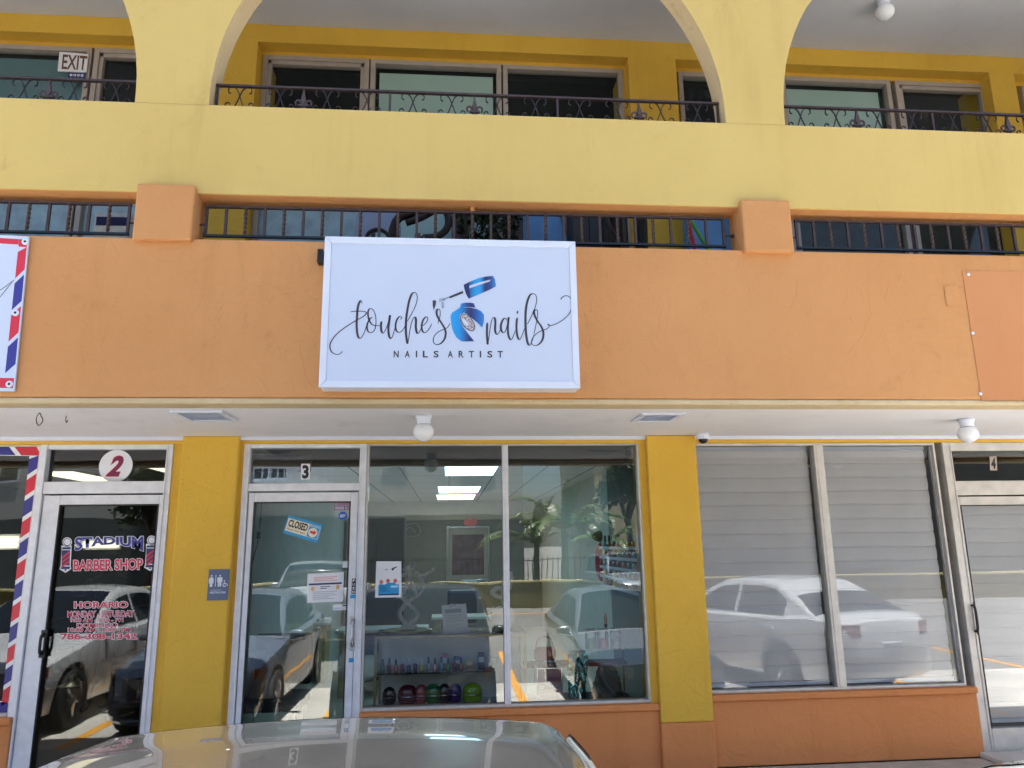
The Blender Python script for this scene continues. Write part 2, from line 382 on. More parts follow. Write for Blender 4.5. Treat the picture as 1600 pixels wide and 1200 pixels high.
def upper_window(x0, x1, back=None, frame='taupe', sash=False, z0=2.82, light=None, zt=None, ltop=4.95):
    zt = zt or WH
    f = MB(); t = .045
    for a in (x0, x1-t): f.box(a, a+t, YG-.045, YG+.04, z0, zt-.001)
    f.box(x0+t, x1-t, YG-.045, YG+.04, zt-t-.001, zt-.001); f.box(x0+t, x1-t, YG-.045, YG+.04, z0, z0+t)
    if sash:
        zs = 5.50
        f.box(x0+t, x1-t, YG-.04, YG+.03, zs-.05, zs+.05)
        f.box(x0+t, x1-t, YG-.03, YG+.03, zs-.20, zs-.14); f.box(x0+t, x1-t, YG-.02, YG+.03, zs-.14, zs-.05)
        f.box(x0+t, x0+t+.035, YG-.03, YG+.03, zs+.05, zt-t-.001); f.box(x1-t-.035, x1-t, YG-.03, YG+.03, zs+.05, zt-t-.001)
        f.box(x0+t, x1-t, YG-.03, YG+.03, zt-t-.04, zt-t-.001)
    w_ = f.build('window', M[frame], B, bevel=.004)
    MB().box(x0+t, x1-t, YG+.008, YG+.014, z0+t, zt-t).build('pane', M['glassup'], w_)
    if back: MB().box(x0+t+.03, x1-t-.03, YG+.06, YG+.075, z0+t, zt-t-.03).build('backing_board', back, w_)
    if light: MB().box(x0+t, x1-t, YG+.018, YG+.03, z0+t, ltop).build('curtain', light, w_)
pale = plain('pale_curtain', lin(226,240,250), .8, var=.25, vs=9)
darkc = plain('dark_curtain', lin(70,68,60), .8, var=.3, vs=9)
skyblue = plain('blue_shade', lin(100,150,200), .7, var=.15)
teal = plain('teal_board', lin(120,150,158), .6, var=.1, vs=1.2)
upper_window(u[143]-2.6, u[143], back=teal, frame='taupe', light=pale, ltop=5.42)
upper_window(u[155]-.045, xB, sash=True, light=pale)
upper_window(u[414]-.02, u[577], sash=True, light=pale)
upper_window(u[589]-.06, u[780]+.02, back=M['green'], frame='taupe')
upper_window(u[789]-.02, u[973], light=skyblue)
upper_window(u[1060]+.0, u[1228]-.05, light=skyblue)
upper_window(u[1228]-.045, u[1392], back=M['green'], light=darkc)
upper_window(u[1404]-.03, u[1546], sash=True, light=darkc)
upper_window(u[1592]+.02, u[1592]+1.4, frame='taupe')
MB().box(wx(330,350,YU)-.0, u[414]-.03, YU+.02, YG+.2, 2.78, 4.9).build('olive_wall', M['ochre'], B)

# ------------------------------------------------------------------ ground floor front
HEAD = 2.572; S3 = .485; S4 = .535
xs2 = wx(70, 697); d2l, d2r = wx(82, 700), wx(275.6, 695); c2l, c2r = wx(284, 700, YC), wx(373, 700, YC)
d3l, w3l, w3m0, w3m1, w3r = wx(385, 695), wx(574.7, 694.7), wx(784, 695), wx(793, 695), wx(995.5, 695)
c3l, c3r = wx(1011, 700, YC), wx(1088, 700, YC)
w4m0, w4m1, w4r, d4l = wx(1267, 699), wx(1281, 699), wx(1451, 700), wx(1465, 700)
d4r = d4l+1.02; d2w = xs2
lw = MB(); lw.box(XL, XR, YF, YG+.05, HEAD, SOF-.002)
for a, b in ((d2r-.002, c2l), (c2r, d3l+.002), (w3r, c3l+.002)): lw.box(a, b, YF+.012, YG+.2, 0, HEAD-.001)
lw.build('shop_wall', M['ochre'], B)
for a, b in ((c2l, c2r), (c3l, c3r), (d4r+.1, d4r+.55), (-7.2, -6.7)):
    cm = MB().box(a, b, YC, YG+.3, .345, SOF-.001).build('column', M['ochre'], B, bevel=.012)
    MB().box(a-.002, b+.002, YC-.004, YG+.302, 0, .344).build('column_base', M['kick'], cm, bevel=.01)
def kick(x0, x1, z, name='stall_riser'):
    MB().box(x0, x1, YF-.02, YG+.2, -.002, z-.05).build(name, M['kick'], B, bevel=.008)
    MB().box(x0, x1, YF-.045, YG+.2, z-.049, z).build('sill', M['kick'], B, bevel=.008)
kick(w3l+.0, c3l+.0, S3); kick(c3r, d4l-.005, S4); kick(XL, wx(27, 1125), wz(10, 1118))
def shop_window(x0, x1, z0, z1, panes, fr='alu', side=.018, mull=(), gl='glass', top=.012):
    f = MB()
    f.box(x0, x0+side, YG-.04, YG+.04, z0, z1-.001); f.box(x1-side, x1, YG-.04, YG+.04, z0, z1-.001)
    f.box(x0+side, x1-side, YG-.04, YG+.04, z1-top, z1-.001); f.box(x0+side, x1-side, YG-.045, YG+.04, z0+.0005, z0+.022)
    wn = f.build('window', M['alugrey'], B, bevel=.003)
    for a, b in mull: 
        mb = MB().box(a, b, YG-.05, YG+.045, z0+.022, z1-top)
        mb.box(a+.018, b-.018, YG-.056, YG-.05, z0+.03, z1-top-.01)
        mb.build('mullion', M[fr], wn, bevel=.003)
    for a, b in panes: MB().box(a, b, YG, YG+.008, z0+.022, z1-top).build('pane', M[gl], wn)
    return wn
shop_window(w3l+.001, w3r+.001, S3, HEAD, [(w3l+.02, w3m0), (w3m1, w3r-.016)], 'alu', mull=[(w3m0, w3m1)])
shop_window(c3r+.001, w4r+.03, S4, HEAD, [(c3r+.02, w4m0), (w4m1, w4r+.01)], 'alugrey', mull=[(w4m0, w4m1)], gl='glassb', top=.02)
zs2 = wz(10, 1118)
shop_window(xs2-3.0, xs2, zs2, HEAD, [(xs2-2.98, xs2-.018)], 'alu', gl='glassdk')
def shop_door(x0, x1, jamb, zt0, zt1, zd, gl0, gl1, gbot, mat, pull, glass='glassdk', tglass=None, rj=None, bottom=.02, hinge_dirt=True):
    """jamb posts, transom light, then the glazed leaf; zt0/zt1 = transom glass, zd = leaf top, gl0/gl1 = leaf glass"""
    rj = rj or jamb
    f = MB()
    f.box(x0, x0+jamb, YG-.06, YG+.06, 0, HEAD-.001); f.box(x1-rj, x1, YG-.06, YG+.06, 0, HEAD-.001)
    f.box(x0+jamb, x1-rj, YG-.055, YG+.055, zt1, HEAD-.001); f.box(x0+jamb, x1-rj, YG-.058, YG+.055, zd+.012, zt0)
    f.box(x0+jamb-.012, x0+jamb, YG-.068, YG-.06, 0, HEAD-.02); f.box(x1-rj, x1-rj+.012, YG-.068, YG-.06, 0, HEAD-.02)
    fr = f.build('door_frame', M[mat], B, bevel=.004)
    MB().box(x0+jamb, x1-rj, YG, YG+.008, zt0, zt1).build('transom_pane', M[tglass or glass], fr)
    lf = MB(); a, b = x0+jamb+.006, x1-rj-.006
    zg = gbot
    lf.box(a, gl0, YG-.045, YG+.02, .015, zd); lf.box(gl1, b, YG-.045, YG+.02, .015, zd)
    lf.box(gl0, gl1, YG-.045, YG+.02, zd-bottom_top(zd, zt0), zd); lf.box(gl0, gl1, YG-.045, YG+.02, .015, zg)
    dr = lf.build('door', M[mat], B, bevel=.005)
    MB().box(gl0, gl1, YG-.012, YG-.004, zg, zd-bottom_top(zd, zt0)).build('pane', M[glass], dr)
    gsk = MB()
    for q in ((gl0, gl0+.009), (gl1-.009, gl1)): gsk.box(q[0], q[1], YG-.047, YG-.013, zg, zd-bottom_top(zd, zt0))
    gsk.box(gl0+.009, gl1-.009, YG-.047, YG-.013, zd-bottom_top(zd, zt0)-.008, zd-bottom_top(zd, zt0))
    gsk.build('gasket', M['black'], dr)
    px, z0, z1, pm = pull
    h = MB(); h.box(px-.022, px+.022, YG-.056, YG-.0455, z0-.03, z0+.025); h.box(px-.022, px+.022, YG-.056, YG-.0455, z1-.025, z1+.03)
    h.tube(cr([(px, YG-.05, z0), (px, YG-.09, z0+.01), (px, YG-.098, (z0+z1)/2), (px, YG-.09, z1-.01), (px, YG-.05, z1)], 5), .011, 8)
    h.build('handle', M[pm], dr, smooth=False)
    return fr, dr
def bottom_top(zd, zt0): return .075
D2 = shop_door(d2w+.0, d2r, .055, wz(180,753), wz(180,703), wz(170,774), wx(98,785)+.0, wx(252,785), .10, 'alu', (wx(62,1000)+.055, wz(62,1020), wz(62,990), 'black'), glass='glassdk', rj=.05)
D3 = shop_door(d3l, w3l, .05, wz(470,756), wz(470,701), wz(470,770), wx(399,786), wx(549,786), .12, 'alu', (wx(551,985)+.01, wz(551,1008), wz(551,968), 'steel'), glass='glass', rj=.055)
D4 = shop_door(d4l+.005, d4r, .075, wz(1540,752), wz(1540,705), wz(1540,776), wx(1492,780)+.01, d4r-.16, .2, 'alugrey', (wx(1513,960)+.0, wz(1513,985), wz(1513,945), 'irondk'), glass='glassb', tglass='glassdk', rj=.075)
# white post between barber window and barber door is part of that door frame; mesh post between window and fascia
MB().box(d4l-.05, d4r+.1, 1.30, YG-.07, -.0045, .035).build('door_step', plain('step_concrete', lin(206,202,196), .8, var=.2, bump=.3), B, bevel=.008)
# rooms behind the glass
def room(x0, x1, y1, wall, ceil, floor, zc=2.68, extra=None):
    mb = MB(); y0 = YG+.055
    mb.box(x0-.05, x0, y0, y1, 0, zc); mb.box(x1, x1+.05, y0, y1, 0, zc); mb.box(x0-.05, x1+.05, y1, y1+.05, 0, zc)
    mb.build('interior_wall', wall, B)
    MB().box(x0-.05, x1+.05, y0, y1+.05, zc, zc+.04).build('interior_ceiling', ceil, B)
    MB().box(x0-.05, x1+.05, YG+.2, y1+.05, -.06, -.001).build('interior_floor', floor, B)
ceilt, tt, tb = newmat('ceiling_tile')
_br = tt.nodes.new('ShaderNodeTexBrick'); _br.offset = 0; _br.inputs['Scale'].default_value = 1; _br.inputs['Brick Width'].default_value = .61; _br.inputs['Row Height'].default_value = 1.22; _br.inputs['Mortar Size'].default_value = .012
_br.inputs['Color1'].default_value = lin(232,232,230); _br.inputs['Color2'].default_value = lin(226,226,224); _br.inputs['Mortar'].default_value = lin(96,96,98)
_tc = tt.nodes.new('ShaderNodeTexCoord'); tt.links.new(_tc.outputs['Object'], _br.inputs['Vector']); tt.links.new(_br.outputs[0], tb.inputs['Base Color']); tb.inputs['Roughness'].default_value = .9
room(c2r-.1+.03, c3l+.36, 12.2, plain('shop_wall_grey', lin(206,208,206), .8), ceilt, plain('shop_floor', lin(196,190,180), .4))
MB().box(c2r-.06, c3l+.35, 12.15, 12.195, 0, 2.28).build('accent_wall', plain('accent_grey', lin(112,122,124), .8), B)
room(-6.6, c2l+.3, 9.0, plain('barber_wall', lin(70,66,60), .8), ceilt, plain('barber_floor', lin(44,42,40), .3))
room(c3r-.02, d4r+.3, 5, plain('vacant_wall', lin(120,122,120), .8), ceilt, plain('vacant_floor', lin(90,88,84), .5))

# ------------------------------------------------------------------ iron railings
YR = .09
def scroll_railing(x0, x1, label, units=6):
    z0, z1 = BT+.006, wz(800, 150, YR)
    t = thing('scroll_railing', label, 'railing', ((x0+x1)/2, YR, BT), 'scroll railings under the arches')
    MB().box(x0, x1, YR-.013, YR+.013, z1-.010, z1+.003).build('rail', M['iron'], t)
    MB().box(x0, x1, YR-.014, YR+.014, z0, z0+.014).build('rail', M['irondk'], t)
    H = z1-z0-.016; stp = (x1-x0)/units
    def strip(mb, pts, cx, s=1):
        P = cr([(cx+s*a*stp*.5, YR, z0+.012+b*H) for a, b in pts], 5)
        mb.tube(P, .0047, 4, sq=True)
    tops = [(-.42,.70),(-.52,.76),(-.50,.92),(-.32,.97),(-.12,.84),(.02,.55),(.16,.25),(.34,.02)]
    bots = [(.36,.05),(.50,.03),(.62,.12),(.62,.28),(.50,.33),(.42,.25)]
    for k in range(units+1):
        x = min(max(x0+k*stp, x0+.008), x1-.008)
        if k in (0, units) or k % 2 == 0:
            MB().box(x-.007, x+.007, YR-.007, YR+.007, z0+.014, z1-.012).build('post', M['iron'], t)
        else:
            f = MB(); f.box(x-.006, x+.006, YR-.005, YR+.005, z0+.014, z1-.012)
            f.prism([(x-.017,z0+.55*H),(x,z0+.34*H),(x+.017,z0+.55*H),(x,z0+1.0*H)], YR-.012, YR+.012)
            f.box(x-.035, x+.035, YR-.011, YR+.011, z0+.33*H, z0+.40*H)
            for s in (-1, 1):
                f.tube(cr([(x+s*.008,YR,z0+.38*H),(x+s*.03,YR,z0+.58*H),(x+s*.052,YR,z0+.5*H),(x+s*.046,YR,z0+.36*H)],4), .007, 5)
                f.tube(cr([(x,YR,z0+.36*H),(x+s*.02,YR,z0+.22*H),(x+s*.028,YR,z0+.12*H)],4), .006, 5)
            f.build('fleur_de_lis', M['mauve'], t)
    for k in range(units):
        for q in (.27, .73):
            x = x0+(k+q)*stp; mb = MB()
            for s in (-1, 1):
                strip(mb, [(a*.5, b) for a, b in tops], x, s); strip(mb, [(a*.5, b) for a, b in bots], x, s)
            mb.build('scroll', M['irondk'], t)
    return t
scroll_railing(ARC[1]-AR+.01, ARC[1]+AR-.01, 'low scrolled iron railing in the arch with the EXIT window')
scroll_railing(ARC[2]-AR+.01, ARC[2]+AR-.01, 'low scrolled iron railing in the wide arch above the white nail sign')
scroll_railing(ARC[3]-AR+.01, ARC[3]+AR-.01, 'low scrolled iron railing in the arch with the ceiling globe lamp')
def bar_railing(x0, x1, label, phase=0):
    z0, z1 = wz(500, 371, YR), wz(500, 326, YR)
    t = thing('bar_railing', label, 'railing', ((x0+x1)/2, YR, z0), 'bar railings in the slot of the parapet')
    MB().box(x0, x1, YR-.012, YR+.012, z1-.012, z1+.002).build('rail', M['iron'], t)
    MB().box(x0, x1, YR-.012, YR+.012, z0-.012, z0+.002).build('rail', M['blackg'], t)
    n = round((x1-x0)/.1215)
    for k in range(n+1):
        x = x0+.008+(x1-x0-.016)*k/n; mb = MB()
        if (k+phase) % 2 == 0 or k in (0, n): mb.box(x-.008, x+.008, YR-.008, YR+.008, z0+.002, z1-.012)
        else:
            P = [(x, YR, z0+.002+(z1-z0-.014)*i/22) for i in range(23)]
            mb.tube(P, [.0115 if 1 < i < 21 else .0105 for i in range(23)], 4, sq=True, twist=.42)
        mb.build('baluster', M['iron'], t)
    for x, s in ((x0, -1), (x1, 1)):
        b = MB().tube([(x, YR, z0+.07), (x+s*.055, YR, z0+.07)], .006, 8)
        b.lathe([(0,-.014),(.012,-.008),(.014,0),(.012,.008),(0,.014)], (x+s*.05, YR, z0+.07), 10, 'x'); b.build('wall_bracket', M['irondk'], t, smooth=True)
    MB().box((x0+x1)/2-.012, (x0+x1)/2+.012, YR-.004, YR+.02, z1+.003, BB-.005).build('hanger', M['orange'], t)
    return t
bar_railing(wx(320,350,YR), wx(1132,360,YR), 'plain bar railing with twisted balusters behind the top of the nail sign', 1)
bar_railing(-5.40, wx(204,335,YR), 'plain bar railing with twisted balusters above the striped barber sign', 0)
bar_railing(wx(1243,365,YR), 5.75, 'plain bar railing with twisted balusters above the blank orange panel', 1)

# ------------------------------------------------------------------ lamps, vents, cameras on the ceilings
def globe(x, y, z, label, r=.073):
    t = thing('globe_lamp', label, 'lamp', (x, y, z), 'globe lamps on the ceilings')
    MB().lathe([(0,-.001),(.058,-.001),(.058,-.02),(.050,-.028),(.047,-.06),(.044,-.066),(0,-.066)], (x, y, z), 24).build('base', M['white'], t, smooth=True)
    MB().lathe([(0.0,-.062),(.043,-.062)]+[(r*sin(a), -.062-r*.92-r*.92*cos(a)+.012) for a in [radians(142-142*i/14+0) for i in range(15)]][::1], (x, y, z), 28).build('shade', M['opal'], t, smooth=True)
    MB().lathe([(.046,-.064),(.049,-.066),(.049,-.070),(.046,-.072)], (x, y, z), 24).build('ring', M['steel'], t)
    return t
globe(-.18, .72, SOF, 'white globe lamp on the soffit above the nail shop window')
globe(3.94, .85, SOF, 'white globe lamp on the soffit above the shuttered shop door')
globe(3.83, .98, CE, 'white globe lamp on the grey ceiling of the upper gallery', .08)
def vent(x0, x1, y0, y1, label):
    t = thing('ceiling_vent', label, 'vent', ((x0+x1)/2, (y0+y1)/2, SOF), 'square vents in the soffit')
    f = MB(); z0, z1 = SOF-.014, SOF-.0005; k = .035
    f.box(x0, x1, y0, y0+k, z0, z1); f.box(x0, x1, y1-k, y1, z0, z1); f.box(x0, x0+k, y0+k, y1-k, z0, z1); f.box(x1-k, x1, y0+k, y1-k, z0, z1)
    f.build('frame', M['white'], t, bevel=.002)
    MB().box(x0+k, x1-k, y0+k, y1-k, SOF-.0025, SOF-.0008).build('backing', M['opal'], t)
    s = MB()
    for i in range(7):
        y = y0+k+.008+(y1-y0-2*k-.016)*i/6.0
        s.face([(x0+k, y-.012, z0+.001), (x1-k, y-.012, z0+.001), (x1-k, y+.012, z1-.003), (x0+k, y+.012, z1-.003)])
    s.build('louvre', M['white'], t)
vent(-1.84, -1.50, .53, .92, 'square louvred vent in the soffit near the barber door')
vent(1.35, 1.66, .60, .93, 'square louvred vent in the soffit beside the dome camera')
cx, cz = W(1098, 682, 1.60)
t = thing('dome_camera', 'small white dome security camera on the soffit beside a yellow column', 'security camera', (cx, 1.60, SOF))
MB().lathe([(0,-.0),(.052,0),(.056,-.012),(.052,-.045),(.048,-.05),(0,-.05)], (cx, 1.60, SOF), 24).build('housing', M['white'], t, smooth=True)
MB().lathe([(.040,-.0505)]+[(.040*cos(radians(a)), -.0505-.036*sin(radians(a))) for a in range(0, 91, 15)], (cx, 1.60, SOF), 20).build('dome', M['blackg'], t, smooth=True)
lx, ly = W(62, 646, .62)
tag(MB().tube(cr([(lx,.62,SOF-.001),(lx-.012,.62,SOF-.02),(lx-.022,.63,SOF-.05),(lx-.004,.63,SOF-.085),(lx+.02,.63,SOF-.055),(lx+.010,.62,SOF-.022),(lx+.001,.62,SOF-.003)],5), .003, 6).build('wire_loop', M['black'], None), 'black wire loop hanging from the soffit above the barber window', 'wire')
lx, ly = W(103, 655, .75)
tag(MB().tube(cr([(lx,.75,SOF),(lx,.75,SOF-.03),(lx+.006,.75,SOF-.045),(lx+.012,.75,SOF-.03)],4), .0035, 6).build('ceiling_hook', M['irondk'], None), 'tiny dark hook in the soffit above the barber door', 'hook')

# ------------------------------------------------------------------ nail shop sign
YS = -.15
sx0, sx1 = wx(502.5, 490, YS), wx(903, 495, YS); sz1, sz0 = wz(703, 373, YS), wz(703, 606, YS)
sg = thing('shop_sign', 'white box sign with touche\'s nails in script and a blue polish bottle', 'sign', ((sx0+sx1)/2, YS, sz0))
MB().box(sx0+.004, sx1-.004, YS+.012, -.001, sz0+.004, sz1-.004).build('case', M['alu'], sg, bevel=.004)
fw = .042; f = MB()
for poly in ([(sx0,sz0),(sx1,sz0),(sx1-fw,sz0+fw),(sx0+fw,sz0+fw)], [(sx0,sz1),(sx1,sz1),(sx1-fw,sz1-fw),(sx0+fw,sz1-fw)]):
    MB().prism(poly, YS, YS+.011).build('frame', M['white'], sg, bevel=.0025)
for poly in ([(sx0,sz0+.0015),(sx0+fw-.0015,sz0+fw),(sx0+fw-.0015,sz1-fw),(sx0,sz1-.0015)], [(sx1,sz0+.0015),(sx1-fw+.0015,sz0+fw),(sx1-fw+.0015,sz1-fw),(sx1,sz1-.0015)]):
    MB().prism(poly, YS+.0005, YS+.011).build('frame', M['white'], sg, bevel=.0025)
MB().box(sx0+fw, sx1-fw, YS+.006, YS+.0118, sz0+fw, sz1-fw).build('panel', M['signwhite'], sg)
YL = YS+.0045
def za(u, v): return W(510+u/8, 440+v/8, YL)
def zc(u, v): return W(740+u/10, 440+v/10, YL)
def zb(u, v): return W(660+u/10, 420+v/10, YL)
strokes = [
 (za, [(300,378),(340,372),(400,370),(470,372),(500,390),(470,430),(400,470),(330,510),(230,575),(130,655),(70,730),(45,790),(50,850),(85,895),(140,910),(180,895),(200,865)], .3),
 (za, [(445,275),(440,247),(425,240),(405,275),(390,340),(383,430),(378,540),(385,640),(400,695),(420,710),(445,690),(475,630),(500,560),(515,515)], 1),
 (za, [(575,445),(545,465),(515,520),(508,570),(520,620),(550,637),(585,625),(610,580),(620,500),(610,410),(585,355),(550,337),(525,360),(520,410),(530,470),(560,525),(600,548),(640,552),(665,545)], .6),
 (za, [(690,495),(682,540),(685,600),(700,640),(720,635),(750,580),(775,500),(795,420),(785,500),(775,580),(780,660),(795,705),(815,705),(840,640),(860,570)], 1),
 (za, [(920,470),(940,462),(935,440),(910,440),(880,480),(865,540),(870,600),(895,632),(930,628),(965,590),(985,550)], .7),
 (za, [(1010,500),(1060,410),(1110,310),(1135,220),(1130,160),(1100,135),(1065,160),(1035,240),(1015,340),(1000,440),(993,560),(998,680),(1015,775),(1030,700),(1045,600),(1065,510),(1090,455),(1110,445),(1120,480),(1118,560),(1125,620),(1140,648),(1165,625),(1190,570)], 1),
 (za, [(1195,560),(1240,520),(1265,480),(1262,447),(1240,443),(1210,480),(1192,540),(1195,600),(1215,635),(1245,632),(1285,590),(1320,520)], .7),
 (za, [(1395,525),(1400,490),(1420,430),(1422,370),(1405,342),(1382,355),(1378,400),(1395,450),(1440,520),(1475,580),(1492,640),(1480,710),(1440,765),(1390,788),(1350,775),(1335,735),(1350,680),(1395,630),(1460,600),(1510,575),(1535,540),(1540,520)], .9),
 (zc, [(215,640),(210,720),(208,820),(215,920),(222,980),(235,900),(250,790),(265,690),(285,600),(310,562),(332,575),(340,640),(335,740),(345,800),(370,825),(395,800),(420,740)], 1),
 (zc, [(515,610),(505,575),(480,575),(450,610),(428,680),(430,750),(455,795),(485,790),(510,740),(530,660),(548,555),(540,640),(535,740),(545,840),(570,900),(595,900),(625,840),(650,760)], .95),
 (zc, [(682,560),(672,640),(670,740),(682,840),(705,900),(730,895),(765,820),(800,720)], 1),
 (zc, [(835,670),(880,590),(930,480),(965,390),(985,290),(975,220),(940,190),(900,195),(865,240),(835,330),(815,450),(810,600),(815,760),(830,890),(850,970),(870,995),(890,980),(915,920),(940,840)], 1.1),
 (zc, [(940,840),(965,720),(985,620),(1000,520),(995,450),(970,440),(945,465),(955,530),(1000,620),(1050,690),(1085,770),(1090,850),(1065,930),(1010,985),(960,998),(915,980),(905,940),(930,870),(1000,800),(1070,765),(1140,740),(1175,710),(1178,675),(1155,658)], 1),
 (zc, [(1150,680),(1175,672),(1200,688),(1300,655),(1400,595),(1480,520),(1525,435),(1530,350),(1520,270),(1480,228),(1430,222),(1385,245),(1362,285)], .2),
]
for fn, P, k in strokes:
    MB().ribbon([fn(*p) for p in P], YL, YL, .0048, .0048+.0085*k, 7).build('lettering', M['ink'], sg)
MB().prism([za(*p) for p in ((1328,235),(1350,232),(1372,240),(1366,290),(1342,355),(1330,300))], YL-.0005, YL+.001).build('lettering', M['ink'], sg)
MB().prism([zc(685+12*cos(a)+6*sin(a), 480-26*sin(a)) for a in [2*pi*k/14 for k in range(14)]], YL-.0005, YL+.001).build('lettering', M['ink'], sg)
for ch, c in zip('NAILSARTIST', (480,545,598,650,712,795,858,918,970,1025,1085)):
    px = 490+c*.26875; hw = 1.1 if ch == 'I' else 4.0
    a, zb_ = W(px-hw, 558.6+(px-700)*.002, YL); b, zt_ = W(px+hw, 548.2+(px-700)*.002, YL)
    text(ch, a, b, zb_, zt_, YL, M['ink'], sg, bold=.02)
mb_blue = ramp_x('bottle_blue', [(0, lin(36,160,225)), (.28, lin(30,140,215)), (.5, lin(44,70,130)), (.62, lin(40,44,96)), (.8, lin(38,90,170)), (1, lin(50,130,205))], 0, W(756,500,YL)[0]-W(704,500,YL)[0], W(704,500,YL)[0]-(sx0+sx1)/2)
mb_cap = ramp_x('cap_blue', [(0, lin(40,70,130)), (.25, lin(36,150,215)), (.42, lin(40,150,220)), (.6, lin(40,50,100)), (.8, lin(50,70,140)), (1, lin(60,140,200))], 0, W(775,450,YL)[0]-W(732,450,YL)[0], W(732,450,YL)[0]-(sx0+sx1)/2)
def shape(pts, mat, d=.001, name='logo'):
    return MB().prism([zb(*p) for p in pts], YL-d, YL+.0012).build(name, mat, sg)
# cap: navy end, upper strip, end piece, lower face leave the white slot open
shape([(645,250),(735,205),(730,310),(750,455),(720,460),(680,390),(655,310)], M['navy'])
shape([(735,206),(870,150),(1000,120),(1105,112),(1092,165),(1060,168),(880,212),(733,262)], mb_cap)
shape([(1092,166),(1106,114),(1135,170),(1150,270),(1092,305),(1058,196),(1062,172)], mb_cap)
shape([(733,308),(900,250),(1057,197),(1091,305),(1040,332),(900,390),(752,454)], mb_cap)
shape([(605,545),(660,532),(745,530),(805,540),(828,606),(740,596),(650,597),(590,602)], mb_blue)
shape([(590,604),(648,600),(700,625),(640,690),(585,712),(580,770),(600,840),(640,920),(720,1020),(808,1132),(650,1135),(600,1125),(530,1070),(480,980),(450,860),(440,740),(460,690),(530,645)], mb_blue)
shape([(655,606),(740,605),(850,630),(920,665),(960,720),(960,830),(935,918),(870,850),(740,745),(690,700),(650,686),(700,628)], mb_blue)
glit, gt, gb = newmat('glitter_print')
_v = gt.nodes.new('ShaderNodeTexNoise'); _v.inputs['Scale'].default_value = 260; _v.inputs['Detail'].default_value = 3; _t = gt.nodes.new('ShaderNodeTexCoord'); gt.links.new(_t.outputs['Object'], _v.inputs['Vector'])
_r2 = gt.nodes.new('ShaderNodeValToRGB'); _r2.color_ramp.elements[0].position = .38; _r2.color_ramp.elements[0].color = lin(70,52,66); _r2.color_ramp.elements[1].position = .62; _r2.color_ramp.elements[1].color = lin(222,214,220); gt.links.new(_v.outputs[0], _r2.inputs[0]); gt.links.new(_r2.outputs[0], gb.inputs['Base Color'])
ell = lambda cx, cy, a, b, th, n=28: [(cx+a*cos(t)*cos(th)-b*sin(t)*sin(th), cy+a*cos(t)*sin(th)+b*sin(t)*cos(th)) for t in [2*pi*k/n for k in range(n)]]
shape(ell(706,838,158,84,radians(52)), M['ink'], .0016); shape(ell(704,836,146,73,radians(52)), glit, .0022)
shape(ell(672,840,70,26,radians(52)), M['signwhite'], .0026)
shape([(412,437),(630,345),(640,380),(430,462)], M['ink'])
shape([(258,470),(330,462),(408,440),(412,455),(372,470),(345,495),(262,510),(258,500),(330,484),(262,480)], M['steel'])
shape([(308,515),(325,515),(330,580),(340,605),(300,612),(304,580)], M['steel'])
bx, bz = W(499, 400, -.05)
tag(MB().box(bx-.012, bx+.02, -.06, -.001, bz-.045, bz+.045).box(bx-.008, bx+.002, -.068, -.0605, bz-.02, bz+.03).build('sign_bracket', M['black'], None, bevel=.003), 'small black bracket on the orange parapet at the left edge of the nail sign', 'bracket')

# ------------------------------------------------------------------ signs fixed on flat quads
def bil(q, u, v):                       # q: corners TL TR BR BL in photo pixels, v up
    tl, tr, br, bl = q
    x = (tl[0]*(1-u)+tr[0]*u)*v+(bl[0]*(1-u)+br[0]*u)*(1-v); y = (tl[1]*(1-u)+tr[1]*u)*v+(bl[1]*(1-u)+br[1]*u)*(1-v)
    return x, y
class Decal:
    def __init__(s, name, q, Y, mat, label, cat, th=.002, group=None, parent=None):
        s.q, s.Y = q, Y; c = W(*bil(q, .5, .5), Y)
        s.o = parent or thing(name, label, cat, (c[0], Y, c[1]), group)
        if mat: MB().prism([W(*p, Y) for p in q], Y-th, Y+.0).build('sheet', mat, s.o)
        s.k = th
    def P(s, u, v): return W(*bil(s.q, u, v), s.Y)
    def poly(s, pts, mat, name='print', d=.0006, smooth=False):
        return MB().prism([s.P(*p) for p in pts], s.Y-s.k-d, s.Y-s.k+.0002).build(name, mat, s.o)
    def rect(s, u0, u1, v0, v1, mat, **k): return s.poly([(u0,v0),(u1,v0),(u1,v1),(u0,v1)], mat, **k)
    def disc(s, u, v, r, mat, asp=1, **k): return s.poly([(u+r*cos(a), v+r*asp*sin(a)) for a in [2*pi*i/24 for i in range(24)]], mat, **k)
    def text(s, t, u0, u1, v0, v1, mat, bold=.01, d=.0008, shear=0):
        return text(t, 0, 1, 0, 1, s.Y-s.k-d, mat, s.o, bold=bold, shear=shear, arch=lambda u, q: s.P(u0+(u1-u0)*u, v0+(v1-v0)*q))
YD = YG-.0125                            # outer face of the door glass
# barber shop panel on the parapet
q = [(-260,352),(47,371),(24,612),(-330,606)]
bs = Decal('barber_sign', q, -.006, M['signwhite'], 'white sign panel with red and blue striped border at the left edge', 'sign', th=.012)
def stripes(D, u0, u1, v0, v1, n, vertical=True, sl=.35, first=0, gap=.16):
    for i in range(n):
        c = (M['red'], M['blue'])[(i+first) % 2]
        if vertical:
            h = (v1-v0)/n; b = v0+i*h; k = h*sl
            lo = lambda u: max(v0, b+k*(u-u0)/(u1-u0)); hi = lambda u: min(v1, b+h*(1-gap)+k*(u-u0)/(u1-u0))
            D.poly([(u0, lo(u0)), (u1, lo(u1)), (u1, hi(u1)), (u0, hi(u0))], c, name='stripe')
        else:
            h = (u1-u0)/n; b = u0+i*h; k = h*sl
            D.poly([(b, v1), (b+h*(1-gap), v1), (min(u1, b+h*(1-gap)+k), v0), (min(u1, b+k), v0)], c, name='stripe')
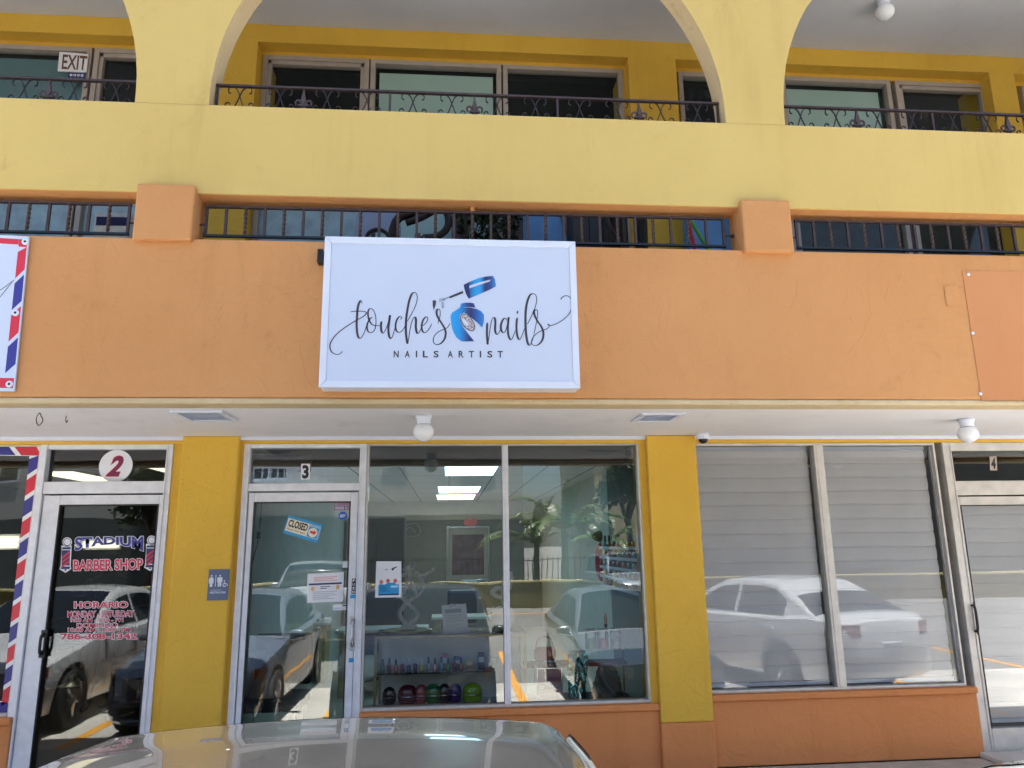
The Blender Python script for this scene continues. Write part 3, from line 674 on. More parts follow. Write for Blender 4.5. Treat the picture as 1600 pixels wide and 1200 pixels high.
stripes(bs, .952, .994, .115, .93, 4, True, .3, 1)
bs.rect(.952, .994, .932, .98, M['red'], name='stripe'); bs.rect(.80, .951, .945, .98, M['red'], name='stripe'); bs.rect(.74, .994, .02, .085, M['red'], name='stripe')
stripes(bs, .05, .79, .945, .98, 8, False, .2, 1); stripes(bs, .05, .73, .02, .075, 8, False, .2)
for u, v in ((.985,.965),(.972,.505),(.977,.045)):
    a, b = bs.P(u, v); mb = MB().lathe([(.020,.0),(.020,.003),(.015,.005),(0,.005)], (a, -.0192, b), 18, 'y'); mb.build('washer', M['white'], bs.o)
    MB().lathe([(.007,.0),(.007,.008),(.004,.0095),(0,.0095)], (a, -.0192, b), 12, 'y').build('screw', M['irondk'], bs.o)
for pts in ([(-30,500),(5,458),(22,437)], [(-30,470),(2,452),(22,437)]):
    MB().ribbon([W(x, y, -.0192) for x, y in pts], -.0192, -.0192, .004, .004).build('print', M['ink'], bs.o)
# blank orange panel at the right
pr = thing('blank_panel', 'blank orange sign panel held by white screws at the right edge', 'panel', (4.3, 0, 3.0))
px0, px1, pz0, pz1 = wx(1519, 520, -.01), 6.9, wz(1565, 626, -.01)+.004, wz(1560, 423, -.01)
MB().box(px0, px1, -.004, -.0005, pz0, pz1).build('panel', M['orange_smooth'], pr)
for x, y in ((1514,428),(1521,520),(1533,615)):
    a, b = W(x, y, -.012); MB().lathe([(.011,0),(.011,.004),(.006,.008),(0,.008)], (a, -.0042, b), 12, 'y').build('screw', M['white'], pr)
a0, b0 = W(1480, 477, -.01); a1, b1 = W(1497, 446, -.01)
tag(MB().box(a0, a1, -.006, -.0005, b0, b1).build('cover_plate', M['orange'], None, bevel=.002), 'small orange painted cover plate on the parapet left of the blank panel', 'cover plate')
# restroom sign
rs = Decal('restroom_sign', [(327.2,889.6),(359.3,889.3),(356,937.4),(323.5,938.3)], YC-.0005, M['rest'], 'grey blue restroom sign with white figures on the yellow column', 'sign', th=.008)
for cx, skirt in ((.15, True), (.56, False)):
    rs.disc(cx, .79, .045, M['white'], .6, name='figure')
    if skirt: rs.poly([(cx-.08,.74),(cx+.08,.74),(cx+.13,.62),(cx+.10,.61),(cx+.07,.67),(cx+.12,.55),(cx-.12,.55),(cx-.07,.67),(cx-.10,.61),(cx-.13,.62)], M['white'], name='figure'); rs.rect(cx-.06, cx+.06, .44, .549, M['white'], name='figure')
    else: rs.poly([(cx-.12,.74),(cx+.12,.74),(cx+.13,.58),(cx+.09,.58),(cx+.08,.68),(cx+.08,.44),(cx+.015,.44),(cx,.58),(cx-.015,.44),(cx-.08,.44),(cx-.08,.68),(cx-.09,.58),(cx-.13,.58)], M['white'], name='figure')
rs.rect(.345, .375, .45, .82, M['white'], name='figure')
rs.disc(.79, .62, .035, M['white'], .6, name='figure')
for pts in ([(.79,.60),(.80,.53),(.90,.53),(.96,.45)], [(.755,.55),(.73,.50),(.76,.45),(.82,.44),(.87,.48)]):
    MB().ribbon([rs.P(*p) for p in pts], YC-.0092, YC-.0092, .006, .006).build('figure', M['white'], rs.o)
rs.rect(.14, .66, .325, .335, M['white'], name='line'); rs.text('RESTROOM', .12, .86, .22, .285, M['white'], .015)
# barber window: striped border on the inside edge of the glass
sb = Decal('striped_decal', [(-330,690),(70,697),(23,1116),(-380,1125)], YG-.0005, None, 'red white and blue striped border stuck on the barber window', 'decal', th=.001)
for k in ((.945, .995, .0, 1), ): sb.rect(*k, M['paper'], name='backing', d=.0004)
sb.rect(.0, .944, .962, 1, M['paper'], name='backing', d=.0004); sb.rect(0, .944, 0, .05, M['paper'], name='backing', d=.0004)
stripes(sb, .945, .995, .03, .97, 12, True, .45, 0, .24); stripes(sb, .0, .99, .964, .998, 9, False, .3, 0, .2); stripes(sb, 0, .99, .004, .046, 9, False, .3, 1, .2)
# barber door lettering
dl = Decal('door_lettering', [(60,780),(300,780),(300,1020),(60,1020)], YD, None, 'barber shop name and opening hours lettered on the barber door glass', 'lettering', th=.0005)
def zq(u, v): return W(60+u/5, 780+v/5, YD-.0012)
def dtext(s, u0, u1, top, bot, mat, bold, shear=0, white=True):
    fn = lambda d: (lambda u, q: (lambda c: (c[0], c[1]))(W(60+(u0-d+(u1-u0+2*d)*u)/5, 780+((bot(u)+d)*(1-q)+(top(u)-d)*q)/5, YD-.0012)))
    if white: text(s, 0,1,0,1, YD-.0012, M['paper'], dl.o, bold=bold+.045, shear=shear, arch=fn(4))
    text(s, 0,1,0,1, YD-.002, mat, dl.o, bold=bold, shear=shear, arch=fn(0))
pinkred = plain('pink_red_vinyl', lin(206,52,82), .5)
dtext('STADIUM', 285, 820, lambda u: 297-8*u, lambda u: 408-54*sin(pi*u), M['blue'], .035)
dtext('BARBER SHOP', 274, 815, lambda u: 476-14*u, lambda u: 560-10*u, pinkred, .03)
dtext('HORARIO', 280, 700, lambda u: 802-4*u, lambda u: 852-4*u, pinkred, .03)
dtext('MONDAY - SATURDAY', 230, 748, lambda u: 876-6*u, lambda u: 922-4*u, pinkred, .02)
dtext('9:00 AM - 7:30 - PM', 250, 660, lambda u: 930, lambda u: 958, pinkred, .02)
dtext('DOMINGO', 302, 618, lambda u: 970-4*u, lambda u: 1002-4*u, pinkred, .03)
dtext('10:00 AM - 2:00 - PM', 232, 722, lambda u: 1006-2*u, lambda u: 1036-2*u, pinkred, .02)
dtext('786-308-1342', 174, 770, lambda u: 1048-4*u, lambda u: 1098-4*u, pinkred, .03)
def qpoly(pts, mat, y, name='print'):
    MB().prism([W(60+a/5, 780+b/5, y) for a, b in pts], y-.0004, y+.0002).build(name, mat, dl.o)
for ox, oy in ((0, 0), (660, -14)):
    E_ = lambda cx, cy, r: [(cx+ox+r*cos(a), cy+oy+r*sin(a)) for a in [2*pi*i/20 for i in range(20)]]
    bx = lambda a, b, c, d: [(a+ox, c+oy), (b+ox, c+oy), (b+ox-4, d+oy), (a+ox-4, d+oy)]
    qpoly(E_(225,335,37), M['paper'], YD-.0010); qpoly(E_(225,335,30), M['navy'], YD-.0016); qpoly(E_(225,335,25), M['paper'], YD-.0022)
    qpoly([(180+ox,362+oy),(262+ox,362+oy),(258+ox,400+oy),(252+ox,520+oy),(256+ox,545+oy),(212+ox,575+oy),(166+ox,548+oy),(174+ox,520+oy),(182+ox,400+oy)], M['paper'], YD-.0010)
    qpoly(bx(188,254,376,392), M['navy'], YD-.0016); qpoly(bx(184,248,398,518), M['navy'], YD-.0016); qpoly(bx(178,248,526,546), M['navy'], YD-.0016); qpoly([(200+ox,548+oy),(224+ox,548+oy),(212+ox,564+oy)], M['navy'], YD-.0016)
    for k in range(3): qpoly([(182+ox,452+k*34+oy),(246+ox,404+k*34+oy),(246+ox,422+k*34+oy),(182+ox,470+k*34+oy)], M['red'], YD-.0022)
# number plates
n2 = thing('number_sign', 'round white sticker with a plum 2 on the barber transom', 'number sticker', (*W(181,728,YG)[:1], YG, W(181,728,YG)[1]))
c = W(181, 728, YG); MB().lathe([(.131,0),(.131,.0015),(0,.0015)], (c[0], YG-.0004, c[1]), 40, 'y').build('sheet', M['paper'], n2)
a, b = W(165.5, 745, YG); a2, b2 = W(195, 711.5, YG)
text('2', a-.004, a2-.004, b, b2, YG-.0024, M['red'], n2, bold=.05, shear=.35); text('2', a+.003, a2-.003, b+.005, b2-.006, YG-.003, M['purple'], n2, bold=.035, shear=.35)
n3 = Decal('number_sign', [(470.5,724.5),(484.5,724.5),(484,749.5),(470,749.5)], YG-.0003, M['paper'], 'small white sticker with a black 3 on the nail shop transom', 'number sticker', th=.001)
n3.text('3', .14, .88, .06, .92, M['black'], .05)
n4 = Decal('number_sign', [(1546,713),(1557,713),(1558,735),(1547,735)], YG-.0003, M['taupe'], 'dim sticker with a 4 on the dark transom of the shuttered shop', 'number sticker', th=.001)
n4.text('4', .18, .82, .1, .9, M['black'], .04)
# CLOSED sign
cs = Decal('closed_sign', [(451,805),(504.5,820),(495.5,848.5),(442,832.5)], YD, M['cyan'], 'tilted blue and white CLOSED sign on the nail shop door', 'sign', th=.003)
cream = plain('cream_print', lin(232,224,200), .6)
cs.rect(.03, .97, .16, .86, cream); cs.text('CLOSED', .07, .62, .42, .82, M['black'], .035, .0016); cs.text('Please Call Again', .07, .60, .22, .35, M['ink'], .0, .0016, .25)
cs.rect(.655, .955, .18, .84, M['cyan'], d=.0012); cs.disc(.80, .46, .125, cream, 2.0, d=.0018)
cs.poly([(.72,.40),(.82,.40),(.82,.33),(.90,.50),(.82,.60),(.82,.54),(.72,.52)], M['red'], d=.0024); cs.text('WILL RETURN', .67, .94, .74, .82, M['paper'], .01, .0018)
# papers on the door and window
def greys(D, rows, mat, u0=.1, u1=.9, h=.012):
    for v, w_ in rows: D.rect(u0, u0+(u1-u0)*w_, v-h, v+h, mat)
pp = Decal('notice', [(480.6,896.6),(537.5,894),(536,939.6),(480,942)], YD, M['paper'], 'white notice with a navy band taped on the nail shop door', 'notice')
pk = plain('faded_red_print', lin(226,150,140), .7); gy = plain('grey_print', lin(176,182,192), .7); og = plain('orange_print', lin(236,178,120), .7)
greys(pp, ((.86,.95),(.80,.8),(.74,.95)), pk, .18, .85); pp.rect(.04, .95, .60, .66, M['navy']); greys(pp, ((.53,.9),(.47,.6)), M['navy'], .36, .66)
pp.disc(.15, .47, .05, og, 1.6); pp.disc(.84, .50, .05, og, 1.6); greys(pp, ((.36,.9),(.30,.8),(.24,.9),(.18,.6),(.12,.8)), gy, .15, .9)
sm = Decal('small_sticker', [(535.5,877),(546.5,877),(546,887),(535,887)], YD, M['paper'], 'small square white sticker at the right edge of the nail shop door glass', 'sticker')
greys(sm, ((.7,.9),(.4,.7)), gy)
cd = Decal('business_card', [(520,945),(545,943.5),(544.5,953),(520,953.5)], YD, M['paper'], 'white card with a blue mark under the notice on the nail shop door', 'card')
cd.rect(.6, .95, .62, .85, M['navy']); cd.rect(.06, .5, .3, .4, M['cyan']); cd.rect(.55, .9, .3, .4, gy)
ps = Decal('push_label', [(550,904),(556,904),(555,928),(549,928)], YG-.0455, M['black'], 'narrow black PUSH label on the white door stile', 'label', th=.001)
for i, ch in enumerate('PUSH'): ps.text(ch, .2, .8, .78-.245*i, .95-.245*i, M['paper'], .03)
ts = Decal('tape_strip', [(547.5,929),(555.5,929),(555,935),(547,935)], YG-.0455, M['cyan'], 'cyan tape just under the PUSH label on the door stile', 'tape', th=.001)
ts = Decal('tape_strip', [(545.5,1028),(554,1028),(553.5,1035),(545,1035)], YG-.0455, M['cyan'], 'cyan tape on the door stile below the steel pull handle', 'tape', th=.001)
lv = plain('lilac_paper', lin(186,176,204), .7)
pl = Decal('permit_sticker', [(523,785),(549.5,785),(549,797),(522.5,797)], YD, lv, 'lilac permit sticker in the top corner of the nail shop door', 'sticker')
for r in ((.0,1,.93,1),(0,1,0,.07),(0,.04,.07,.93),(.96,1,.07,.93),(.04,.96,.48,.55),(.58,.62,.07,.48)): pl.rect(*r, M['purple'])
greys(pl, ((.82,1),(.68,.9)), M['purple'], .12, .9, .03); pl.disc(.8, .28, .05, M['purple'], 2)
ad = thing('alarm_sticker', 'blue octagonal alarm sticker with white letters on the nail shop door', 'sticker', (wx(535,806,YD), YD, wz(535,806,YD)))
c = W(535.5, 806, YD); alarm = plain('alarm_blue', lin(36,96,200), .4)
MB().prism([(c[0]+.036*cos(pi/8+k*pi/4), c[1]+.036*sin(pi/8+k*pi/4)) for k in range(8)], YD-.001, YD).build('sheet', alarm, ad)
text('ADT', c[0]-.025, c[0]+.025, c[1]-.012, c[1]+.012, YD-.0014, M['paper'], ad, bold=.04)
fl = Decal('price_flyer', [(588,877),(627,877),(627.5,933),(586,934)], YG-.0004, M['paper'], 'white flyer with pink flowers over a blue block on the nail shop window', 'flyer')
fl.rect(.12, .90, .09, .36, M['cyan']); fl.rect(.12, .90, .06, .10, M['navy'], d=.0009)
for u_, v_ in ((.22,.43),(.48,.46),(.76,.46)):
    for k in range(5): fl.disc(u_+.05*cos(k*1.256), v_+.04*sin(k*1.256), .04, pk, .75)
    fl.disc(u_, v_, .03, M['red'], .75, d=.0012)
fl.poly([(.36,.36),(.5,.42),(.62,.40),(.74,.42),(.78,.36)], M['cyan']); fl.disc(.66, .78, .05, M['navy'], .7); fl.poly([(.66,.82),(.82,.86),(.82,.83),(.68,.78)], M['navy']); fl.rect(.34, .5, .76, .77, M['ink']); fl.rect(.40, .41, .72, .82, M['ink'])
greys(fl, ((.31,.9),(.26,.7),(.21,.9),(.16,.8)), plain('pale_blue_print', lin(150,200,230), .6), .16, .55, .008); fl.rect(.6, .86, .27, .33, plain('pale_blue_print2', lin(170,210,235), .6), d=.0012)
# upper EXIT sign and graffiti sticker
ex = Decal('exit_sign', [(94,82),(139,86),(136,114),(91,112)], YG-.055, M['paper'], 'white EXIT sign in the upper gallery window', 'sign', th=.012)
brown = plain('brown_letters', lin(104,68,52), .6); ex.text('EXIT', .13, .98, .10, .88, brown, .02)
gs = Decal('wall_sticker', [(107,113),(134,114),(133,128),(106,127)], YG-.055, M['navy'], 'small dark sticker with two rows of white print below the EXIT sign', 'sticker', th=.002)
for r in (.58, .14):
    for k in range(4): gs.rect(.1+.21*k, .24+.21*k, r, r+.24, M['paper']); gs.rect(.14+.21*k, .19+.21*k, r+.07, r+.17, M['navy'], d=.0009)

# ------------------------------------------------------------------ blinds in the shuttered shop
rs_ = random.Random(21)
def blind(x0, x1, z0, z1, label, Y=YG+.075):
    t = thing('pleated_blind', label, 'blind', ((x0+x1)/2, Y, z0), 'closed blinds behind the shuttered shop glass')
    n = max(2, round((z1-z0-.05)/.118)); mb = MB(); k = (z1-z0-.05)/n
    for i in range(n):
        b = z0+.03+i*k
        pr_ = [(0, b), (-.010, b+.010), (-.015, b+k*.45), (-.010, b+k-.014), (-.004, b+k-.004), (0, b+k)]
        dl_, dr_ = (0, 0) if i == 0 else nx_; nx_ = (rs_.uniform(-.004, .004), rs_.uniform(-.004, .004)); kk = rs_.uniform(.9, 1.15)
        for (y0, a), (y1, c) in zip(pr_, pr_[1:]): fa_, fc_ = (a-b)/k, (c-b)/k; mb.face([(x0, Y+y0*kk, a+dl_*(1-fa_)+nx_[0]*fa_), (x1, Y+y0*kk, a+dr_*(1-fa_)+nx_[1]*fa_), (x1, Y+y1*kk, c+dr_*(1-fc_)+nx_[1]*fc_), (x0, Y+y1*kk, c+dl_*(1-fc_)+nx_[0]*fc_)])
    mb.build('slats', M['blind'], t)
    MB().box(x0, x1, Y-.02, Y+.012, z0, z0+.028).build('bottom_rail', M['white'], t)
    MB().box(x0, x1, Y-.02, Y+.02, z1-.02, z1+.008).build('head_rail', M['white'], t)
blind(c3r+.03, w4m0-.012, S4+.03, HEAD-.03, 'closed grey pleated blind in the pane beside the yellow column')
blind(w4m1+.0, w4r-.012, S4+.03, HEAD-.03, 'closed grey pleated blind in the pane beside the shuttered shop door')
blind(d4l+.16, d4r-.12, .22, wz(1540,778), 'closed grey pleated blind behind the shuttered shop door glass')

# ------------------------------------------------------------------ inside the nail shop
def ell_mesh(c, rx, ry, rz, n=18, k=10, pw=1.0):
    mb = MB()
    def fn(u, v):
        a = 2*pi*u; b = -pi/2+pi*v; cb, sb_ = cos(b), sin(b)
        f = lambda x: math.copysign(abs(x)**pw, x)
        return (c[0]+rx*f(cb)*f(cos(a)), c[1]+ry*f(cb)*f(sin(a)), c[2]+rz*f(sb_))
    return mb.grid(fn, n, k)
DY0, DY1 = 2.14, 2.62
dx0, dx1 = wx(584, 1040, DY0), wx(823, 1040, DY0); dzt = wz(700, 992, DY0); dzs = wz(650, 1046, 2.35); dzb = wz(690, 1102, 2.30)
dc = thing('display_case', 'glass display case with pale wood posts inside the nail shop window', 'display case', ((dx0+dx1)/2, 2.38, 0))
f = MB(); p = .022
for x in (dx0, dx1-p):
    for y in (DY0, DY1-p): f.box(x, x+p, y, y+p, 0, dzt)
for y in (DY0, DY1-p): f.box(dx0+p, dx1-p, y, y+p, dzt-p, dzt); f.box(dx0+p, dx1-p, y, y+p, dzb-.03, dzb-.008)
for x in (dx0, dx1-p): f.box(x, x+p, DY0+p, DY1-p, dzt-p, dzt)
f.build('frame', M['wood'], dc, bevel=.002)
clear = glassmat('case_glass', (.93, .96, .95), .02, .001)
MB().box(dx0, dx1, DY0, DY1, dzt+.0005, dzt+.008).build('top', clear, dc)
MB().box(dx0+p, dx1-p, DY0+p, DY1-p, dzs-.007, dzs).build('shelf', clear, dc)
MB().box(dx0+p, dx1-p, DY0+p, DY1-p, dzb-.0075, dzb).build('deck', M['white'], dc)
MB().box(dx0+p, dx1-p, DY1-.012, DY1-.004, dzb, dzt-p).build('back_panel', plain('pale_panel', lin(240,244,244), .6), dc)
MB().box(dx0+p+.001, dx1-p-.001, DY0+.008, DY0+.012, 0, dzb-.031).build('skirt', M['dark'], dc)
for px, hw, hh, col, lab in ((608,10,13,(44,36,44),'black'),(637,14.5,14,(112,34,50),'maroon'),(658,9.5,14,(170,70,86),'rose'),(677,12,14,(30,130,70),'green'),(694.5,9.5,14,(50,44,58),'charcoal'),(711,9.5,14,(84,56,130),'purple'),(738,14.5,14,(150,200,50),'lime')):
    c = W(px, 1086, 2.30); r = hw/FPX*(2.30-CAMY); h = hh/FPX*(2.30-CAMY)*1.06
    t = thing('oval_case', f'glossy {lab} oval case standing in the foot of the display case', 'case', (c[0], 2.30, dzb), 'oval cases in the display case')
    ell_mesh((c[0], 2.30, dzb+h), r, r*.75, h, 20, 12, .85).build('shell', plain('case_'+lab, lin(*col), .15, coat=.6), t, smooth=True)
    MB().lathe([(r*1.005, -.004), (r*1.02, 0), (r*1.005, .004)], (c[0], 2.30, dzb+h), 20).build('seam', M['steel'], t)
bcols = [(190,60,80),(60,150,90),(220,220,226),(60,70,140),(150,40,60),(230,170,180),(40,40,48),(210,120,60),(120,190,210),(235,210,90)]
bm_ = [plain('polish_%d' % i, lin(*c), .15, coat=.5) for i, c in enumerate(bcols)]
names_ = ['crimson','green','white','navy','wine','pink','black','copper','sky blue','yellow']
def bottle(x, y, z, i, label, s=1.0, group='polish bottles'):
    t = thing('polish_bottle', label, 'bottle', (x, y, z), group)
    MB().lathe([(0,0),(.014*s,0),(.016*s,.004*s),(.016*s,.034*s),(.007*s,.042*s),(.007*s,.045*s),(0,.045*s)], (x,y,z), 10).build('bottle', bm_[i % 10], t, smooth=True)
    MB().lathe([(.0085*s,.045*s),(.0075*s,.085*s),(0,.087*s)], (x,y,z), 10).build('cap', M['blackg'] if i % 3 else M['white'], t, smooth=True)
rb = random.Random(3)
for k in range(13):
    px = 598+k*10.2
    c = W(px, 1040, 2.28+.07*(k % 2)); i = (k*3+1) % 10
    bottle(c[0], 2.28+.07*(k % 2), dzs, i, 'small %s polish bottle on the shelf of the display case' % names_[i], 1.15, 'polish bottles in the display case')
# statue of entwined figures on a gold tray
c = W(637, 993, 2.36); cz0 = dzt+.009
tr = tag(MB().lathe([(0,.0),(.20,.0),(.215,.012),(.215,.018),(.195,.012),(0,.010)], (c[0], 2.36, cz0), 32).build('gold_tray', plain('dull_gold', lin(176,160,110), .35, .6, .5, .3), None, smooth=True), 'round dull gold tray on the display case under the grey statue', 'tray')
st = thing('statue', 'grey statue of entwined looping figures on a gold tray', 'statue', (c[0], 2.36, cz0+.0125)); k = (2.36-CAMY)/FPX
stm = plain('grey_stone', lin(228,222,218), .6, var=.3, vs=30)
SP = lambda x, y, dy=0: (c[0]+(x-637)*k, 2.36+dy, cz0+.018+(993-y)*k)
for nm, pts, r in (('body', [(628,990),(640,986),(652,972),(640,958),(628,945),(634,930),(640,915),(638,906)], .014), ('body', [(650,990),(634,984),(624,970),(634,956),(648,944),(642,928),(634,916),(640,908)], .014),
                   ('arm', [(632,912),(622,920),(614,933),(622,944),(634,952)], .010), ('arm', [(642,912),(654,920),(660,932),(652,944),(640,952)], .010), ('arm', [(646,908),(656,916),(668,912),(674,906)], .012), ('head', [(632,908),(634,904),(640,903),(645,906)], .018)):
    MB().tube(cr([SP(x, y, .02*((i % 3)-1)) for i, (x, y) in enumerate(pts)], 5), r*1.45, 8).build(nm, stm, st, smooth=True)
ell_mesh((c[0], 2.36, cz0+.024), .06, .045, .012, 16, 6).build('base', stm, st, smooth=True)
# clipboard with a price list, white bust, bowl
q = [(690,946),(728,943),(733,992.5),(693,994)]
cb = Decal('clipboard', q, 2.26, M['paper'], 'white price list on a clipboard leaning above the display case', 'clipboard', th=.006)
cb.rect(.12, .78, .74, .86, gy); greys(cb, ((.66,.9),(.60,.7),(.54,.8),(.48,.9),(.42,.6),(.36,.8),(.30,.5)), gy, .15, .85, .008); cb.rect(.34, .6, .93, 1.02, M['steel'], d=.004)
c = W(790, 990, 2.34); k = (2.34-CAMY)/FPX; BP = lambda x, y, dy=0: (c[0]+(x-790)*k, 2.34+dy, dzt+.009+(991-y)*k)
bu = thing('mannequin_bust', 'white mannequin bust with a profile head on the display case', 'bust', (c[0], 2.34, dzt+.009)); wm = plain('white_plaster', lin(226,230,236), .5, var=.1)
ell_mesh(BP(787, 973), .105, .07, .10, 20, 12, .9).build('body', wm, bu, smooth=True)
MB().tube(cr([BP(790,958),BP(788,945),BP(790,935),BP(793,925),BP(795,914),BP(794,908)],4), [.03]*5+[.034]*5+[.05]*4+[.055]*3+[.05]*3+[.03], 12).build('head', wm, bu, smooth=True)
MB().tube(cr([BP(790,934),BP(780,931),BP(772,934),BP(770,938),BP(778,943),BP(788,945)],4), .022, 8).build('chin', wm, bu, smooth=True)
# cosmetics case, red box, gift bag, jars, plant
def boxthing(name, label, cat, px0, px1, py0, py1, Y, dp, mat, z0=None, group=None):
    x0, z1 = W(px0, py0, Y); x1, zz = W(px1, py1, Y); z0 = zz if z0 is None else z0
    return thing(name, label, cat, ((x0+x1)/2, Y+dp/2, z0), group), x0, x1, z0, z1
bench = wz(858, 1099, 2.30)
wb = thing('window_bench', 'low dark bench inside the right pane of the nail shop window', 'bench', (wx(900,1090,2.5), 2.5, 0))
MB().box(dx1+.03, c3l-.05, 2.12, 2.75, bench-.03, bench).build('seat', M['dark'], wb)
for x in (dx1+.05, c3l-.12):
    for y in (2.14, 2.68): MB().box(x, x+.05, y, y+.05, 0, bench-.031).build('leg', M['dark'], wb)
mc, x0, x1, z0, z1 = boxthing('makeup_case', 'mauve cosmetics case with silver edges inside the nail shop window', 'case', 838, 880, 1044, 1096, 2.30, .2, None, bench)
zm = z0+(z1-z0)*.44; mv = plain('mauve_vinyl', lin(150,92,122), .3, var=.12, vs=40)
MB().box(x0+.005, x1-.005, 2.305, 2.495, z0+.005, zm-.003).build('drawer_box', mv, mc); MB().box(x0+.005, x1-.005, 2.305, 2.495, zm+.003, z1-.005).build('lid', mv, mc)
f = MB()
for za_, zb2 in ((z0, zm-.001), (zm+.001, z1)):
    for q in ((x0, x0+.014), (x1-.014, x1)): f.box(q[0], q[1], 2.30, 2.5, za_, zb2)
    f.box(x0+.014, x1-.014, 2.30, 2.5, za_, za_+.012); f.box(x0+.014, x1-.014, 2.30, 2.5, zb2-.012, zb2)
f.build('edging', M['steel'], mc, bevel=.002)
mm_ = (x0+x1)/2
MB().box(mm_-.045, mm_-.025, 2.296, 2.2995, zm+.013, z1-.013).box(mm_-.052, mm_-.018, 2.292, 2.2995, zm-.02, zm+.02).build('clasp', M['steel'], mc)
MB().tube(cr([(mm_-.05,2.4,z1),(mm_-.045,2.4,z1+.03),(mm_,2.4,z1+.04),(mm_+.045,2.4,z1+.03),(mm_+.05,2.4,z1)],4), .008, 8).build('handle', M['steel'], mc)
rx, x0, x1, z0, z1 = boxthing('red_bag', 'small red handbag hanging behind the mauve cosmetics case', 'handbag', 835, 870, 1012, 1034, 2.62, .1, None)
rdm = plain('red_leather', lin(170,66,66), .35)
ell_mesh(((x0+x1)/2, 2.67, (z0+z1)/2), (x1-x0)/2, .05, (z1-z0)/2, 20, 10, .5).build('body', rdm, rx, smooth=True)
MB().tube(cr([(x0+.02,2.67,z1-.01),(x0+.04,2.67,z1+.06),((x0+x1)/2,2.67,z1+.09),(x1-.04,2.67,z1+.06),(x1-.02,2.67,z1-.01)],4), .006, 6).build('handle', rdm, rx)
MB().box(dx1+.03, c3l-.05, 2.56, 2.78, wz(860,1036,2.62)-.03, wz(860,1036,2.62)).build('upper_shelf', M['dark'], wb)
jz = wz(950, 1012, 2.62)
js = thing('glass_shelf', 'clear glass shelf with jars inside the right window pane', 'shelf', (wx(955,1012,2.62), 2.62, jz))
MB().box(wx(905,1010,2.62), c3l-.03, 2.52, 2.76, jz-.010, jz).build('board', clear, js)
for x in (wx(908,1010,2.62), c3l-.06): MB().box(x, x+.02, 2.74, 2.76, bench, jz-.0105).build('upright', M['steel'], js)
for px, col, lab in ((923.5,(96,190,110),'green'),(942.5,(226,130,150),'pink'),(962.5,(222,226,232),'white')):
    c = W(px, 1012, 2.60); t = thing('scrub_jar', f'clear jar of {lab} scrub on the glass shelf', 'jar', (c[0], 2.60, jz), 'jars on the glass shelf')
    MB().lathe([(0,0),(.046,.0),(.05,.006),(.05,.085),(0,.085)], (c[0],2.60,jz), 20).build('scrub', plain('scrub_'+lab, lin(*col), .4), t, smooth=True)
    MB().lathe([(.0515,0),(.053,.008),(.053,.135),(.045,.15)], (c[0],2.60,jz), 20).build('jar', clear, t, smooth=True)
    MB().lathe([(0,.172),(.044,.172),(.046,.168),(.046,.151),(0,.151)], (c[0],2.60,jz), 20).build('lid', M['white'], t)
c = W(947, 990, 2.70); t = thing('brush', 'black powder brush standing in the jars on the glass shelf', 'brush', (c[0], 2.70, jz))
MB().tube([(c[0],2.70,jz),(c[0],2.70,jz+.17),(c[0],2.70,jz+.20)], [.012,.012,.018], 10).build('handle', M['black'], t)
MB().tube([(c[0],2.70,jz+.20),(c[0],2.70,jz+.25),(c[0],2.70,jz+.30)], [.012,.018,.004], 10).build('bristles', plain('tan_bristle', lin(206,160,130), .8), t)
c = W(900, 1060, 2.40); t = thing('gift_bag', 'crinkled teal tinsel gift bag inside the right window pane', 'gift bag', (c[0], 2.40, bench))
tin, tnt, tnb = newmat('tinsel'); tnb.inputs['Base Color'].default_value = lin(60,170,170); tnb.inputs['Metallic'].default_value = .9; tnb.inputs['Roughness'].default_value = .12
r_ = random.Random(5); zt_ = wz(895, 1018, 2.4)
def fold(u, v): 
    a = 2*pi*u; h = bench+(zt_-bench)*v; rr = (.085-.05*abs(v-.8)-.02*v)*(1+.22*sin(a*9+v*14)*sin(v*23+a*2))
    return (c[0]+rr*cos(a)*1.25+.03*v, 2.42+rr*sin(a), h)
MB().grid(fold, 64, 22).build('bag', tin, t)
MB().tube(cr([(c[0]-.03,2.40,zt_),(c[0]-.01,2.39,zt_-.09),(c[0]+.05,2.33,zt_-.2),(c[0]+.06,2.33,bench+.02)],5), .012, 6, flat=.3).build('ribbon', tin, t)
blk = thing('bin_bag', 'crumpled clear plastic bag slumped beside the teal gift bag', 'plastic bag', (wx(950,1080,2.45), 2.45, bench))
cb2 = (wx(950,1080,2.45), 2.45); zb3 = wz(950,1042,2.45)
plas, pt, pb = newmat('dark_plastic'); pb.inputs['Base Color'].default_value = lin(60,72,66); pb.inputs['Roughness'].default_value = .12; pb.inputs['Specular IOR Level'].default_value = .9
MB().grid(lambda u, v: (cb2[0]+(.13-.06*v*v)*cos(2*pi*u)*(1+.14*sin(u*44+v*9)*sin(v*17)), cb2[1]+.02+(.10-.04*v)*sin(2*pi*u)*(1+.16*sin(u*38+v*12)), bench+(zb3-bench)*v), 70, 20).build('bag', plas, blk)
bxc = [(232,232,236),(206,120,150),(70,110,190),(240,200,90),(60,60,70),(120,190,170)]
for k in range(6):
    c = W(676+k*19, 1040, 2.46); hh = .05+.03*((k*5) % 3); cl = ('white','pink','blue','yellow','black','mint')[k]
    bxo = thing('product_box', f'small {cl} product box at the back of the display case shelf', 'box', (c[0], 2.46, dzs), 'product boxes in the display case')
    MB().box(c[0]-.03, c[0]+.03, 2.43, 2.49, dzs+.0005, dzs+hh).build('carton', plain('carton_%d' % k, lin(*bxc[k]), .5), bxo, bevel=.002)
    MB().box(c[0]-.024, c[0]+.024, 2.4285, 2.4299, dzs+hh*.3, dzs+hh*.7).build('label_patch', M['paper'], bxo)
